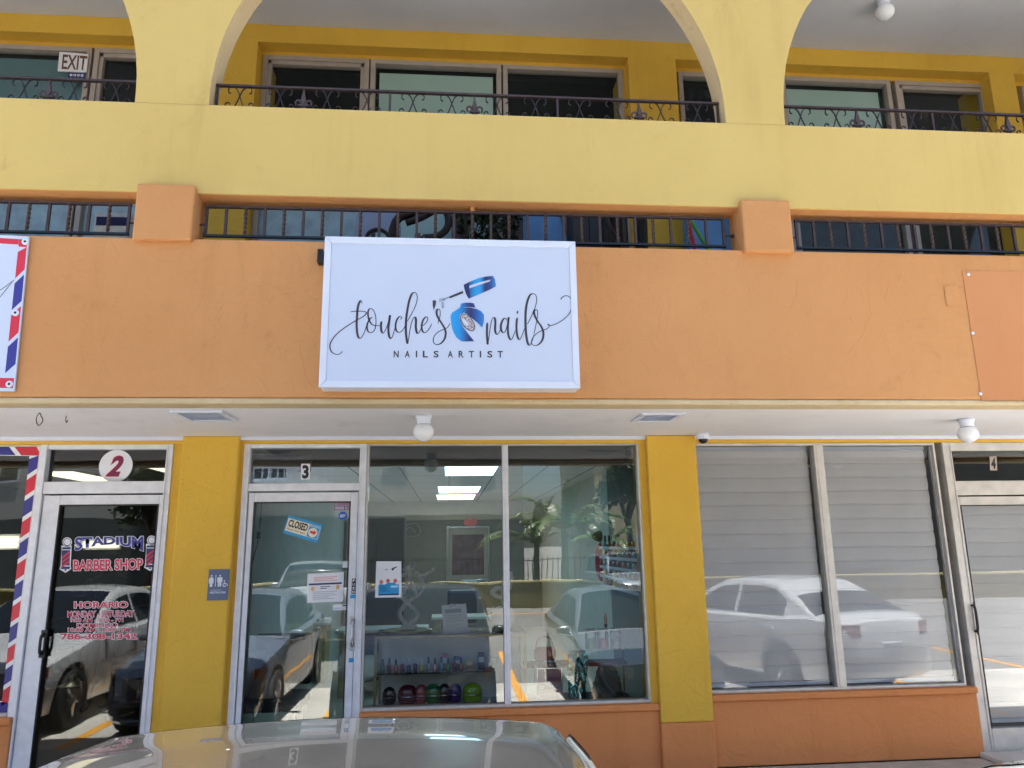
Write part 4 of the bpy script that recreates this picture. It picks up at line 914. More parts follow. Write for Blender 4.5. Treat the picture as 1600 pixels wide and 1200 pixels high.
for k, (px, Y) in enumerate(((600, 5.2), (735, 6.6), (455, 6.2))):
    x = wx(px, 950, Y); lab = ('behind the white flyer','behind the price list','behind the notice on the door')[k]
    tb_ = thing('manicure_table', 'pale manicure table standing deep in the nail shop '+lab, 'table', (x, Y, 0), 'manicure tables')
    MB().box(x-.55, x+.55, Y-.25, Y+.25, .72, .76).build('top', plain('table_white', lin(220,216,210), .4), tb_, bevel=.008)
    for q in (-.5, .42): MB().box(x+q, x+q+.08, Y-.22, Y+.22, 0, .719).build('side_panel', M['wood'], tb_)
    lp = thing('desk_lamp', 'small black desk lamp on the manicure table '+lab, 'lamp', (x+.3, Y, .761), 'desk lamps on the manicure tables')
    MB().lathe([(0,0),(.08,0),(.07,.02),(0,.025)], (x+.3, Y, .761), 16).build('base', M['black'], lp, smooth=True)
    MB().tube(cr([(x+.3,Y,.78),(x+.34,Y,1.0),(x+.25,Y,1.22),(x+.08,Y,1.24)],5), .012, 8).build('arm', M['steel'], lp, smooth=True)
    MB().box(x-.12, x+.10, Y-.04, Y+.04, 1.215, 1.245).build('head', M['white'], lp, bevel=.006)
    sc_ = thing('salon_chair', 'black padded salon chair at the manicure table '+lab, 'chair', (x-.1, Y+.6, 0), 'salon chairs')
    MB().box(x-.34, x+.14, Y+.38, Y+.84, .42, .52).build('seat', M['black'], sc_, bevel=.03); MB().box(x-.33, x+.13, Y+.82, Y+.92, .56, 1.06).build('backrest', M['black'], sc_, bevel=.04)
    MB().tube([(x-.1,Y+.6,.05),(x-.1,Y+.6,.419)], .03, 10).build('stem', M['steel'], sc_)
    for a in range(5): MB().tube([(x-.1,Y+.6,.07),(x-.1+.26*cos(a*1.257),Y+.6+.26*sin(a*1.257),.035)], .018, 6).build('leg', M['steel'], sc_)
x = wx(590, 840, 8.5)
tc_ = thing('dark_cabinet', 'tall black cabinet against the left wall inside the nail shop', 'cabinet', (x, 8.5, 0))
MB().box(x-.5, x+.45, 8.5, 8.95, 0, 2.2).build('carcass', M['dark'], tc_); MB().box(x-.48, x-.03, 8.48, 8.499, .05, 2.15).build('door', M['black'], tc_); MB().box(x-.01, x+.43, 8.48, 8.499, .05, 2.15).build('door', M['black'], tc_)
# wall racks with polish on the right wall
xw = c3l+.345
for s_, py in enumerate((853, 871, 888, 905, 922)):
    z = wz(985, py+4, 3.6)
    rk = thing('polish_rack', '%s white polish rack on the right wall of the nail shop' % ('topmost','second','middle','fourth','lowest')[s_], 'rack', (xw, 4.0, z), 'polish racks on the right wall')
    MB().box(xw-.09, xw-.006, 2.9, 5.2, z-.012, z).build('shelf', M['white'], rk)
    MB().box(xw-.09, xw-.082, 2.9, 5.2, z, z+.02).build('lip', M['white'], rk)
    for k_ in range(9):
        i = rb.randrange(10); y = 3.0+k_*.25+rb.random()*.05
        bottle(xw-.045, y, z+.0005, i, '%s polish bottle on the wall rack, bottle %d of its shelf' % (names_[i], k_+1) if False else 'polish bottle on a white rack on the right wall', 1.8, 'polish bottles on the wall racks')
wg = thing('wig', 'dark wig on a red head form beside the polish racks', 'wig', (xw-.25, 5.6, wz(945,905,5.6)))
c = W(943, 838, 5.6); ell_mesh((c[0], 5.6, c[1]), .16, .16, .08, 18, 8).build('hair', plain('dark_hair', lin(40,26,26), .7, var=.3, vs=60, bump=.4), wg, smooth=True)
cc = W(943, 878, 5.6); ell_mesh((cc[0], 5.6, cc[1]), .11, .10, .26, 18, 10, .8).build('form', plain('red_form', lin(180,30,60), .5), wg, smooth=True)
MB().lathe([(.14,0),(.14,.02),(.02,.03),(.02,cc[1]-.26)], (cc[0],5.6,0), 16).build('stand', M['black'], wg)
wg.location.z = 0
for ch in wg.children: 
    for v in ch.data.vertices: v.co.z += wz(945,905,5.6)
# ceiling lights of both shops
def panel(pxs, z, label, mat, depth=1.2):
    P = []
    for px, py in pxs:
        x, zz = W(px, py, CAMY+1); k = (z-CAMZ)/(zz-CAMZ); P.append((x*k, CAMY+k))
    x0 = (P[0][0]+P[3][0])/2; x1 = (P[1][0]+P[2][0])/2; y1 = (P[0][1]+P[1][1])/2; y0 = (P[2][1]+P[3][1])/2
    y0, y1 = min(y0, y1), max(y0, y1)
    t = thing('ceiling_light', label, 'ceiling light', ((x0+x1)/2, (y0+y1)/2, z), 'fluorescent ceiling panels')
    f = MB(); k = .03
    f.box(x0-k, x1+k, y0-k, y0, z-.012, z-.001); f.box(x0-k, x1+k, y1, y1+k, z-.012, z-.001); f.box(x0-k, x0, y0, y1, z-.012, z-.001); f.box(x1, x1+k, y0, y1, z-.012, z-.001)
    f.build('frame', M['alu'], t); MB().box(x0, x1, y0, y1, z-.008, z-.001).build('diffuser', mat, t)
panel([(697,721),(783,721),(769,742),(694,742)], 2.68, 'large pale blue fluorescent panel on the nail shop ceiling, nearest the glass', M['tube'])
panel([(686,759),(752,759),(745,769.5),(684.5,769.5)], 2.68, 'pale blue fluorescent panel deeper inside the nail shop', M['tube'])
panel([(684,772),(744,772),(738,780),(682,780)], 2.68, 'cream fluorescent panel deepest inside the nail shop', M['warmtube'])
panel([(90,738),(128,732),(176,752),(92,750)], 2.68, 'warm fluorescent panel behind the left of the barber transom', M['warmtube'])
panel([(224,718),(268,717),(268,741),(224,737)], 2.68, 'warm fluorescent panel behind the right of the barber transom', M['warmtube'])
c = W(2, 846, 5.5); t = thing('wall_light', 'bright warm tube light seen through the barber window', 'light', (c[0], 5.5, c[1]))
MB().tube([(c[0]-.6,5.5,c[1]+.03),(c[0]+.19,5.5,c[1]+.03)], .03, 10).build('tube', M['warmtube'], t); MB().tube([(c[0]-.6,5.5,c[1]-.05),(c[0]+.19,5.5,c[1]-.05)], .03, 10).build('tube', M['warmtube'], t); MB().box(c[0]-.62, c[0]+.21, 5.54, 5.58, c[1]-.1, c[1]+.09).build('housing', M['white'], t)
c = W(190, 850, 7.5); t = thing('wall_light', 'dim warm tube light behind the STADIUM lettering', 'light', (c[0], 7.5, c[1]))
MB().tube([(c[0]-.55,7.5,c[1]),(c[0]-.05,7.5,c[1])], .05, 10).build('tube', M['warmtube'], t); MB().box(c[0]-.57, c[0]-.03, 7.54, 7.58, c[1]-.08, c[1]+.08).build('housing', M['white'], t)
# shop security camera, framed picture, chalk drawings and hearts on the accent wall, white board
c = W(984, 704, 2.6); t = thing('security_camera', 'black camera in the top corner of the nail shop window', 'security camera', (c[0], 2.6, c[1]))
MB().tube([(c[0]-.05,2.55,c[1]-.02),(c[0]+.03,2.62,c[1]+.02)], [.035,.03], 12).build('body', M['black'], t, smooth=True); MB().tube([(c[0]+.01,2.61,c[1]+.02),(c[0]+.05,2.66,c[1]+.05),(c[0]+.05,2.66,2.679)], .010, 8).build('bracket', M['steel'], t)
YB = 12.14
a, z1 = W(699, 824, YB); b, z0 = W(764, 908, YB)
fp = thing('framed_picture', 'tall framed dark purple picture on the back wall of the nail shop', 'picture', ((a+b)/2, YB, z0))
MB().box(a, b, YB-.02, YB, z0, z1).build('mount', plain('silver_mount', lin(140,146,146), .4), fp)
MB().box(a+.11, b-.11, YB-.026, YB-.021, z0+.14, z1-.16).build('print', plain('purple_print', lin(84,66,86), .6, var=.6, vs=4), fp)
f = MB()
for q in ((a-.02,a+.02,z0-.02,z1+.02),(b-.02,b+.02,z0-.02,z1+.02),(a+.02,b-.02,z1-.02,z1+.02),(a+.02,b-.02,z0-.02,z0+.02)): f.box(q[0], q[1], YB-.04, YB, q[2], q[3])
f.build('frame', M['steel'], fp)
pinkm = plain('pink_heart', lin(222,120,130), .6)
heart = lambda cx, cz, s: [(cx+s*16*sin(t)**3/17, cz+s*(13*cos(t)-5*cos(2*t)-2*cos(3*t)-cos(4*t))/17) for t in [2*pi*k/36 for k in range(36)]]
for px, py, s, lab in ((735,818,.16,'large pink heart above the framed picture'),(605,826,.14,'pink heart on the dark wall behind the white flyer')):
    c = W(px, py, YB); tag(MB().prism(heart(c[0], c[1], s), YB-.008, YB).build('wall_heart', pinkm), lab, 'heart')
ck = plain('chalk', lin(170,176,176), .9)
for name, lab, sets in (('chalk_drawing', 'pale chalk outline of a crown shape on the dark wall', [[(620,830),(632,822),(648,818),(656,826),(654,836),(636,838),(622,834),(620,830)],[(628,834),(640,824),(650,832)]]),
                        ('chalk_drawing', 'pale chalk outlines of a stool and lamp behind the nail shop door', [[(508,828),(524,828),(524,838),(508,838),(508,828)],[(506,832),(505,846),(516,850),(522,840)],[(516,822),(524,816),(522,808),(512,812),(516,822)]]),
                        ('chalk_drawing', 'pale chalk ladder outlines left of the door edge', [[(518,856),(518,888)],[(536,856),(536,888)],[(518,867),(536,867)],[(518,880),(536,880)],[(498,858),(516,852),(518,862)]]),
                        ('chalk_drawing', 'pale chalk lines of a long chair below the CLOSED sign', [[(452,848),(466,866),(484,872),(490,888)],[(432,876),(474,874)],[(434,887),(474,884)],[(472,870),(474,890)]]),
                        ('chalk_drawing', 'pale chalk spoon outline on the wall behind the door', [[(424,872),(422,858),(428,850),(432,860),(428,872),(430,880)]])):
    P0 = W(*sets[0][0], YB-.01); mb = MB()
    for P in sets: mb.tube(cr([(lambda a: (a[0], YB-.01, a[1]))(W(*p, YB-.01)) for p in P], 4), .010, 5)
    tag(mb.build(name, ck), lab, 'drawing', 'chalk drawings on the dark wall')
led = Decal('display_board', [(390,710),(487,711),(486,737),(390,738)], YG+.06, plain('led_board', lin(48,54,66), .5, var=.5, vs=90), 'dark perforated display board behind the nail shop transom', 'display board', th=.02)
f = thing('power_cord', 'thin black cord with a switch hanging inside the nail shop door', 'cord', (wx(404,835,2.0), 2.0, .9))
P = [(409,786),(407,810),(404,835),(402,850),(396,872),(391,895)]
MB().tube(cr([(lambda a: (a[0], 2.0, a[1]))(W(*p, 2.0)) for p in P],5), .004, 6).build('cord', M['black'], f); c = W(404, 836, 2.0); MB().box(c[0]-.013, c[0]+.013, 1.985, 2.015, c[1]-.03, c[1]+.03).build('switch', M['black'], f, bevel=.004)
# seat with a tan bag just inside the door
c = W(428, 1068, 2.7); t = thing('waiting_chair', 'dark waiting chair inside the nail shop door holding a tan plastic bag', 'chair', (c[0], 2.7, 0))
MB().box(c[0]-.28, c[0]+.28, 2.45, 3.0, .36, .46).build('seat', M['dark'], t, bevel=.03); MB().box(c[0]-.28, c[0]+.28, 2.95, 3.05, .5, .95).build('backrest', M['dark'], t, bevel=.03)
for x in (-.25, .22):
    for y in (2.47, 2.95): MB().box(c[0]+x, c[0]+x+.03, y, y+.03, 0, .359).build('leg', M['steel'], t)
t = thing('plastic_bag', 'knotted tan plastic bag on the chair inside the nail shop door', 'plastic bag', (c[0], 2.66, .461))
tan, tnn, tbb = newmat('tan_plastic'); tbb.inputs['Base Color'].default_value = lin(150,112,84); tbb.inputs['Roughness'].default_value = .25
MB().grid(lambda u, v: (c[0]-.02+(.17*(1-v)**.8+.012)*cos(2*pi*u)*(1+.10*sin(u*50+v*5)), 2.68+(.13*(1-v)**.8+.012)*sin(2*pi*u)*(1+.1*sin(u*38)), .462+.36*v), 60, 14).build('bag', tan, t, smooth=True)
# ------------------------------------------------------------------ inside the barber shop
def skin_body(name, chain, radii, edges, mat, parent, root=0, lvl=2):
    me = bpy.data.meshes.new(name); o0 = root_loc(parent) if parent else Vector((0,0,0))
    me.from_pydata([tuple(Vector(p)-o0) for p in chain], edges, []); o = bpy.data.objects.new(name, me); COL.objects.link(o); o.parent = parent
    md = o.modifiers.new('skin', 'SKIN'); 
    for i, r in enumerate(radii): me.skin_vertices[0].data[i].radius = (r, r)
    me.skin_vertices[0].data[root].use_root = True
    s = o.modifiers.new('sub', 'SUBSURF'); s.levels = s.render_levels = lvl
    for mm in (mat if isinstance(mat, list) else [mat]): me.materials.append(mm)
    return o
px_, py_ = wx(172, 905, 4.6), 4.6
pe = thing('person', 'person in dark clothes standing in the dark barber shop', 'person', (px_, py_, 0))
J = [(0,0,.95),(0,0,1.12),(0,.0,1.32),(0,0,1.42),(0,-.01,1.50),(0,-.02,1.60),(0,-.02,1.68),
     (.17,0,1.38),(.24,.02,1.12),(.22,-.12,.92),(-.17,0,1.38),(-.24,.02,1.12),(-.20,-.14,.95),
     (.10,0,.88),(.11,-.01,.48),(.11,.02,.09),(.12,-.12,.035),(-.10,0,.88),(-.11,-.01,.48),(-.11,.02,.09),(-.12,-.12,.035)]
Rr_ = [.135,.13,.145,.10,.055,.085,.075,.065,.048,.034,.065,.048,.034,.09,.06,.042,.035,.09,.06,.042,.035]
Ed = [(0,1),(1,2),(2,3),(3,4),(4,5),(5,6),(3,7),(7,8),(8,9),(3,10),(10,11),(11,12),(0,13),(13,14),(14,15),(15,16),(0,17),(17,18),(18,19),(19,20)]
skin_body('body', [(px_+a, py_+b, c_) for a, b, c_ in J], Rr_, Ed, plain('dark_clothes', lin(34,34,40), .8), pe)
ell_mesh((px_, py_-.01, 1.645), .088, .10, .085, 16, 10).build('hair', plain('black_hair', lin(20,18,18), .7), pe, smooth=True)
def barber_chair(x, y, label):
    t = thing('barber_chair', label, 'barber chair', (x, y, 0), 'barber chairs')
    vin = plain('black_vinyl', lin(26,26,30), .3)
    MB().box(x-.27, x+.27, y-.25, y+.27, .52, .64).build('seat', vin, t, bevel=.04); MB().box(x-.25, x+.25, y+.26, y+.38, .62, 1.12).build('backrest', vin, t, bevel=.04)
    MB().box(x-.12, x+.12, y+.28, y+.37, 1.17, 1.34).build('headrest', vin, t, bevel=.03)
    for s in (-1, 1): MB().box(x+s*.31-.04, x+s*.31+.04, y-.2, y+.3, .78, .84).box(x+s*.31-.02, x+s*.31+.02, y+.1, y+.16, .6, .78).build('armrest', vin, t, bevel=.015)
    MB().lathe([(0,0),(.32,0),(.32,.03),(.07,.06),(.06,.5),(.12,.52)], (x,y,0), 24).build('pedestal', M['steel'], t, smooth=True)
    MB().box(x-.2, x+.2, y-.55, y-.4, .2, .24).box(x-.03, x+.03, y-.45, y-.2, .22, .5).build('footrest', M['steel'], t)
barber_chair(wx(228,1000,4.3), 4.3, 'black barber chair beside the person in the barber shop')
barber_chair(wx(120,1000,6.4), 6.4, 'black barber chair deep in the barber shop')

# ------------------------------------------------------------------ things stored on the upper gallery, seen through the slot
gz = 2.781
def gal(px, Y): return wx(px, 350, Y)
t = thing('arched_headboard', 'pale blue grey arched headboard standing on the gallery behind the nail sign', 'headboard', (gal(597,1.2), 1.2, gz))
x0, x1 = gal(556,1.2), gal(626,1.2); xm = (x0+x1)/2; bgm = plain('blue_grey_panel', lin(150,164,190), .5)
ro, ri = (x1-x0)/2, (x1-x0)/2*.5
oz = W(600, 352, 1.2)[1]
out = [(x0, gz), (x0, oz)]+[(xm-ro*cos(pi*k/20)*1, oz+ro*1.2*sin(pi*k/20)) for k in range(21)]+[(x1, oz), (x1, gz)]
inn = [(xm+ri, gz), (xm+ri, oz-.14)]+[(xm+ri*cos(pi*k/20), oz-.14+ri*sin(pi*k/20)) for k in range(21)]+[(xm-ri, oz-.14), (xm-ri, gz)]
MB().prism(out[:1]+out[1:]+inn, 1.17, 1.23).build('panel', bgm, t, bevel=.006)
MB().tube(cr([(a, 1.165, b) for a, b in inn[1:-1]],2), .014, 8).build('trim', M['black'], t)
t = thing('exercise_bike', 'black exercise bike with looped handlebar behind the top edge of the nail sign', 'exercise bike', (gal(662,.9), .9, gz))
bx_ = gal(655, .9); hz = W(655, 345, .9)[1]
hb = MB().tube(cr([(bx_-.10,.9,hz-.02),(bx_+.02,.9,hz+.03),(bx_+.14,.9,hz+.10),(bx_+.21,.9,hz+.07),(bx_+.22,.9,hz-.04),(bx_+.15,.9,hz-.12),(bx_+.04,.9,hz-.14)],5), .028, 10); hb.build('handlebar', M['black'], t, smooth=True)
MB().tube(cr([(bx_-.22,.95,gz+.7),(bx_-.2,.95,hz-.05),(bx_-.08,.95,hz+.08),(bx_+.02,.95,hz+.12)],5), .035, 10).build('console_arm', M['black'], t, smooth=True)
MB().tube([(bx_,.95,gz+.05),(bx_,.93,hz-.1)], .035, 10).build('post', M['steel'], t)
MB().box(bx_-.25, bx_+.5, .90, .98, gz, gz+.06).build('base', M['black'], t, bevel=.01)
MB().lathe([(0,-.03),(.22,-.03),(.24,0),(.22,.03),(0,.03)], (bx_+.1,.94,gz+.32), 24, 'y').build('flywheel', M['steel'], t)
def cabinet(px0, px1, Y, dp, top, mat, label, name='cabinet'):
    x0, x1 = gal(px0, Y), gal(px1, Y); t = thing(name, label, name.replace('_', ' '), ((x0+x1)/2, Y+dp/2, gz))
    MB().box(x0, x1, Y+.02, Y+dp, gz, top).build('carcass', mat, t, bevel=.004)
    for a, b in ((x0+.008, (x0+x1)/2-.003), ((x0+x1)/2+.003, x1-.008)): 
        d = MB().box(a, b, Y, Y+.0195, gz+.03, top-.01).build('door', mat, t, bevel=.004)
    return t
brown_w = plain('dark_brown_wood', lin(76,56,46), .5, var=.4, vs=8); 
cabinet(706, 733, 1.35, .35, 4.75, brown_w, 'tall brown cabinet on the gallery behind the nail sign, left of the shrub')
cabinet(790, 816, 1.35, .35, 4.75, brown_w, 'tall brown cabinet on the gallery beside the blue panel')
cabinet(893, 948, 1.25, .4, 4.5, plain('blackish_wood', lin(40,36,34), .5), 'low black cabinet on the gallery right of the blue panel')
bp_ = thing('blue_panel', 'blue board leaning on the gallery between the brown and black cabinets', 'board', (gal(850,1.5), 1.5, gz))
MB().box(gal(817,1.5), gal(889,1.5), 1.5, 1.54, gz, 4.8).build('sheet', skyblue, bp_)
MB().box(gal(813,1.5), gal(817,1.5), 1.49, 1.55, gz, 4.8).build('edge', M['black'], bp_)
MB().prism([(gal(872,1.48), 4.6),(gal(888,1.48), 4.28),(gal(889,1.48), 4.6)], 1.47, 1.495).build('corner_brace', plain('tan_wood', lin(120,100,84), .6), bp_)
def leafball(c, r, n, seed, mat, parent, name='foliage', sq=1.0, ls=.05):
    g = random.Random(seed); mb = MB()
    for _ in range(n):
        d = Vector((g.gauss(0,1), g.gauss(0,1), g.gauss(0,1))).normalized()*r*(g.random()**.4); p = Vector(c)+Vector((d.x, d.y, d.z*sq))
        a = Vector((g.gauss(0,1), g.gauss(0,1), g.gauss(0,.6))).normalized(); b = a.cross(Vector((g.gauss(0,1), g.gauss(0,1), g.gauss(0,1)))).normalized(); s = ls*(.6+g.random()*.8)
        mb.face([p-a*s, p+b*s*.4, p+a*s, p-b*s*.4])
    return mb.build(name, mat, parent)
leaf = plain('leaf_green', lin(70,92,44), .55, var=.5, vs=3); leafd = plain('leaf_dark', lin(44,62,36), .55, var=.5, vs=3)
t = thing('potted_shrub', 'dark leafy potted shrub on the gallery between the two brown cabinets', 'potted plant', (gal(762,1.2), 1.2, gz))
leafball((gal(762,1.2), 1.2, 4.35), .26, 500, 4, leafd, t, sq=1.6); MB().lathe([(0,0),(.16,0),(.2,.4),(0,.38)], (gal(762,1.2),1.2,gz), 18).build('pot', plain('terracotta', lin(150,90,66), .8), t, smooth=True)
MB().tube([(gal(762,1.2),1.2,gz+.38),(gal(762,1.2)+.02,1.2,4.2)], .02, 8).build('trunk', brown_w, t)
t = thing('golf_bag', 'black golf bag with red and white trim on the gallery right of the black cabinet', 'golf bag', (gal(968,.8), .8, gz))
gx = gal(962,.8); MB().tube([(gx,.8,gz),(gx-.01,.8,4.32)], .10, 16).build('body', M['black'], t, bevel=.01); MB().tube(cr([(gx-.09,.7,4.30),(gx-.10,.66,4.1),(gx-.02,.62,3.9),(gx+.07,.66,3.75)],4), .022, 8).build('strap', M['black'], t)
MB().tube([(gx-.055,.72,4.33),(gx-.055,.72,4.40)], .03, 10).build('collar', plain('pale_blue_cup', lin(190,214,222), .4), t); MB().tube([(gx+.03,.78,4.30),(gx+.03,.77,4.36)], .04, 10).build('trim', M['red'], t)
gx2 = gal(1003,.8); t2 = thing('umbrella', 'black closed umbrella standing beside the golf bag on the gallery', 'umbrella', (gx2, .8, gz))
MB().tube([(gx2-.05,.8,gz),(gx2-.03,.8,gz+.6),(gx2,.8,4.25)], [.01,.06,.045], 12).build('canopy', M['black'], t2, smooth=True); MB().tube(cr([(gx2,.8,4.25),(gx2,.8,4.36),(gx2+.04,.8,4.40),(gx2+.075,.8,4.36)],4), .02, 8).build('handle', M['blackg'], t2, smooth=True)
cabinet(1075, 1128, 1.45, .15, 4.8, skyblue, 'tall blue locker at the right end of the gallery slot', 'locker')
for px, py0, py1, pxb, mat, lab in ((1075,342,385,1085,M['red'],'red broom handle leaning against the blue locker'),(1079,345,383,1102,plain('green_pole', lin(90,180,70), .4),'bright green pole leaning against the blue locker')):
    a = W(px, py0, 1.1); b = W(pxb, py1, 1.1); dx = (b[0]-a[0])/(b[1]-a[1])
    o = MB().tube([(b[0]+dx*(gz-b[1]), 1.1, gz), (a[0], 1.1, a[1])], .016, 8).build('pole', mat); tag(o, lab, 'pole')
cb_ = thing('cardboard_box', 'pale printed box standing in the left slot of the gallery', 'box', (gal(170,.7), .7, gz))
MB().box(gal(147,.7), gal(200,.7), .7, 1.0, gz, W(170,333,.7)[1]).build('box', pale, cb_); MB().box(gal(150,.7), gal(198,.7), .697, .6995, W(170,328,.7)[1]-.12, W(170,333,.7)[1]-.03).build('print', M['navy'], cb_)

# ------------------------------------------------------------------ cars
def carpaint(name, col, metal=.6, rough=.28, dust=.0):
    mt, t, b = newmat(name); L = t.links; N = t.nodes.new
    b.inputs['Base Color'].default_value = col; b.inputs['Metallic'].default_value = metal; b.inputs['Roughness'].default_value = rough
    b.inputs['Coat Weight'].default_value = 1; b.inputs['Coat Roughness'].default_value = .02
    if dust:
        tc = N('ShaderNodeTexCoord'); n = N('ShaderNodeTexNoise'); n.inputs['Scale'].default_value = 5; n.inputs['Detail'].default_value = 8; n.inputs['Roughness'].default_value = .7
        v = N('ShaderNodeTexVoronoi'); v.inputs['Scale'].default_value = 9; L.new(tc.outputs['Object'], n.inputs['Vector']); L.new(tc.outputs['Object'], v.inputs['Vector'])
        r = N('ShaderNodeMapRange'); r.inputs[1].default_value = .35; r.inputs[2].default_value = .75; r.inputs[3].default_value = dust*.45; r.inputs[4].default_value = dust; L.new(n.outputs[0], r.inputs[0])
        sp = N('ShaderNodeMapRange'); sp.inputs[1].default_value = .03; sp.inputs[2].default_value = .05; sp.inputs[3].default_value = .8; sp.inputs[4].default_value = 0; L.new(v.outputs['Distance'], sp.inputs[0])
        mxm = N('ShaderNodeMath'); mxm.operation = 'MAXIMUM'; L.new(r.outputs[0], mxm.inputs[0]); L.new(sp.outputs[0], mxm.inputs[1])
        d = N('ShaderNodeBsdfDiffuse'); d.inputs[0].default_value = lin(150,150,152); ms = N('ShaderNodeMixShader')
        L.new(mxm.outputs[0], ms.inputs[0]); L.new(b.outputs[0], ms.inputs[1]); L.new(d.outputs[0], ms.inputs[2])
        L.new(ms.outputs[0], t.nodes['Material Output'].inputs[0])
    return mt
autoglass = plain('auto_glass', lin(26,32,36), .03, 0, .9, .02)
rubber = plain('tyre_rubber', lin(30,30,30), .8); lampm = plain('headlamp', lin(244,244,240), .3, 0, .9); redlamp = plain('tail_lamp', lin(150,20,24), .15)
def interp(tab, s):
    if s <= tab[0][0]: return tab[0][1:]
    for a, b in zip(tab, tab[1:]):
        if s <= b[0]:
            t = (s-a[0])/(b[0]-a[0]); t = t*t*(3-2*t)*.35+t*.65
            return tuple(x+(y-x)*t for x, y in zip(a[1:], b[1:]))
    return tab[-1][1:]
SEDAN = dict(L=4.5, body=[(0,.50,.30,.60),(.05,.66,.22,.69),(.22,.80,.18,.755),(.8,.855,.18,.86),(1.35,.87,.18,.95),(2.2,.88,.18,.965),(3.5,.88,.18,.99),(3.95,.86,.20,1.03),(4.3,.80,.24,1.01),(4.45,.70,.30,.93),(4.5,.55,.38,.80)],
    top=[(1.25,.93),(1.6,1.13),(2.0,1.335),(2.22,1.40),(2.6,1.432),(3.0,1.43),(3.3,1.40),(3.65,1.25),(4.0,1.06),(4.12,1.0)], belt=.95, wb=.80, tum=.42, wheels=(.83,3.5), wr=.315, side=[(1.5,2.55),(2.62,3.55)])
SEDAN_WIDE = dict(SEDAN, wb=.855, tum=.25)
SUV = dict(L=4.5, body=[(0,.52,.36,.74),(.05,.70,.28,.86),(.22,.84,.25,.95),(.8,.89,.25,1.05),(1.3,.90,.25,1.11),(2.2,.91,.25,1.12),(3.5,.91,.25,1.13),(4.2,.89,.27,1.14),(4.42,.84,.32,1.12),(4.5,.72,.40,1.0)],
    top=[(1.15,1.09),(1.5,1.32),(1.85,1.56),(2.1,1.62),(2.6,1.65),(3.4,1.64),(3.95,1.60),(4.15,1.50),(4.35,1.25),(4.42,1.12)], belt=1.11, wb=.83, tum=.36, wheels=(.85,3.55), wr=.36, side=[(1.45,2.5),(2.57,3.3),(3.37,4.0)])
def make_car(label, loc, rz, paint, spec=SEDAN, visor=False, rails=False, cat='car', name='parked_car', scale=1):
    S = spec; t = thing(name, label, cat, (0,0,0)); Y_ = lambda s: -s     # nose at y=0 pointing +Y
    rims = plain('rim_silver', lin(170,172,176), .25, .8)
    body = MB(); st_ = []
    ss = sorted(set([b[0] for b in S['body']]+[S['L']*k/30 for k in range(31)]))
    for s in ss:
        w_, zb, zt = interp(S['body'], s); mid = zb+(zt-zb)*.52
        half = [(0,zb),(.75*w_,zb),(.95*w_,zb+.05),(w_*.985,zb+.16),(w_,mid),(w_*.995,zt-.16),(w_*.965,zt-.05),(w_*.90,zt-.012),(w_*.72,zt+.012),(w_*.35,zt+.028),(0,zt+.032)]
        st_.append([(x, Y_(s), z) for x, z in half]+[(-x, Y_(s), z) for x, z in half[-2:0:-1]])
    n = len(st_[0]); base = len(body.v)
    for r in st_: body.v += r
    for i in range(len(st_)-1):
        for j in range(n):
            k = (j+1) % n; body.f.append((i*n+j, i*n+k, (i+1)*n+k, (i+1)*n+j)); body.m.append(0)
    body.f.append(tuple(range(n-1,-1,-1))); body.m.append(0); body.f.append(tuple((len(st_)-1)*n+j for j in range(n))); body.m.append(0)
    bo = body.build('body', paint, t, smooth=True)
    cut = MB()
    for s in S['wheels']:
        for q in (-1, 1): cut.lathe([(0,-.16),(S['wr']+.055,-.16),(S['wr']+.055,.25),(0,.25)], (q*.83, Y_(s), S['wr']+.015), 28, 'x')
    co = cut.build('cutter', M['black'], None); 
    bm = bo.modifiers.new('arch', 'BOOLEAN'); bm.object = co; bm.operation = 'DIFFERENCE'; bm.solver = 'EXACT'
    dg = bpy.context.evaluated_depsgraph_get(); me = bpy.data.meshes.new_from_object(bo.evaluated_get(dg)); bo.modifiers.clear(); bo.data = me
    me.materials.clear(); me.materials.append(paint); me.polygons.foreach_set('material_index', [0]*len(me.polygons)); bpy.data.objects.remove(co)
    try: me.set_sharp_from_angle(angle=radians(38))
    except Exception: pass
    top = lambda s: interp(S['top'], s)[0]
    ws = lambda z: S['wb']-(max(z, S['belt'])-S['belt'])*S['tum']
    def surf(s, q, off=0):              # q -1..1 across: side, rounded edge, roof
        zt = top(s); zl = S['belt']-.05; a = abs(q); r = min(.11, max(.02, (zt-zl)*.45)); wt = ws(zt)
        if a > .62:
            k = (1-a)/.38; z = zl+(zt-r-zl)*k; x = ws(z)+off
        elif a > .42:
            an = (.62-a)/.20*pi/2; z = zt-r+(r+off)*sin(an); x = ws(zt-r)-r*1.25+(r*1.25+off)*cos(an)
        else:
            k = a/.42; x = (ws(zt-r)-r*1.25)*k; z = zt+off+.030*(1-k*k)
        return (math.copysign(x, q), Y_(s), z)
    s0, s1 = S['top'][0][0], S['top'][-1][0]
    MB().grid(lambda u, v: surf(s0+(s1-s0)*u, -1+2*v), 64, 44).build('roof', paint, t, smooth=True)
    def glz(fn, nm='window', nu=14, nv=14, mat=None): return MB().grid(fn, nu, nv).build(nm, mat or autoglass, t, smooth=True)
    k0 = next(b for b in S['top'] if b[1] > S['top'][3][1]-.09)[0]
    wsx = S['top'][3][0]-.06
    glz(lambda u, v: surf(s0+.05+(wsx-s0-.05)*u, (-.47+.94*v)*(1-.02*u), .004), 'windshield')
    re0 = [b[0] for b in S['top'] if b[0] > 3][ -4 if S is SUV else -3]
    glz(lambda u, v: surf(re0+.02+(s1-.06-re0)*u, (-.47+.94*v), .004), 'rear_window')
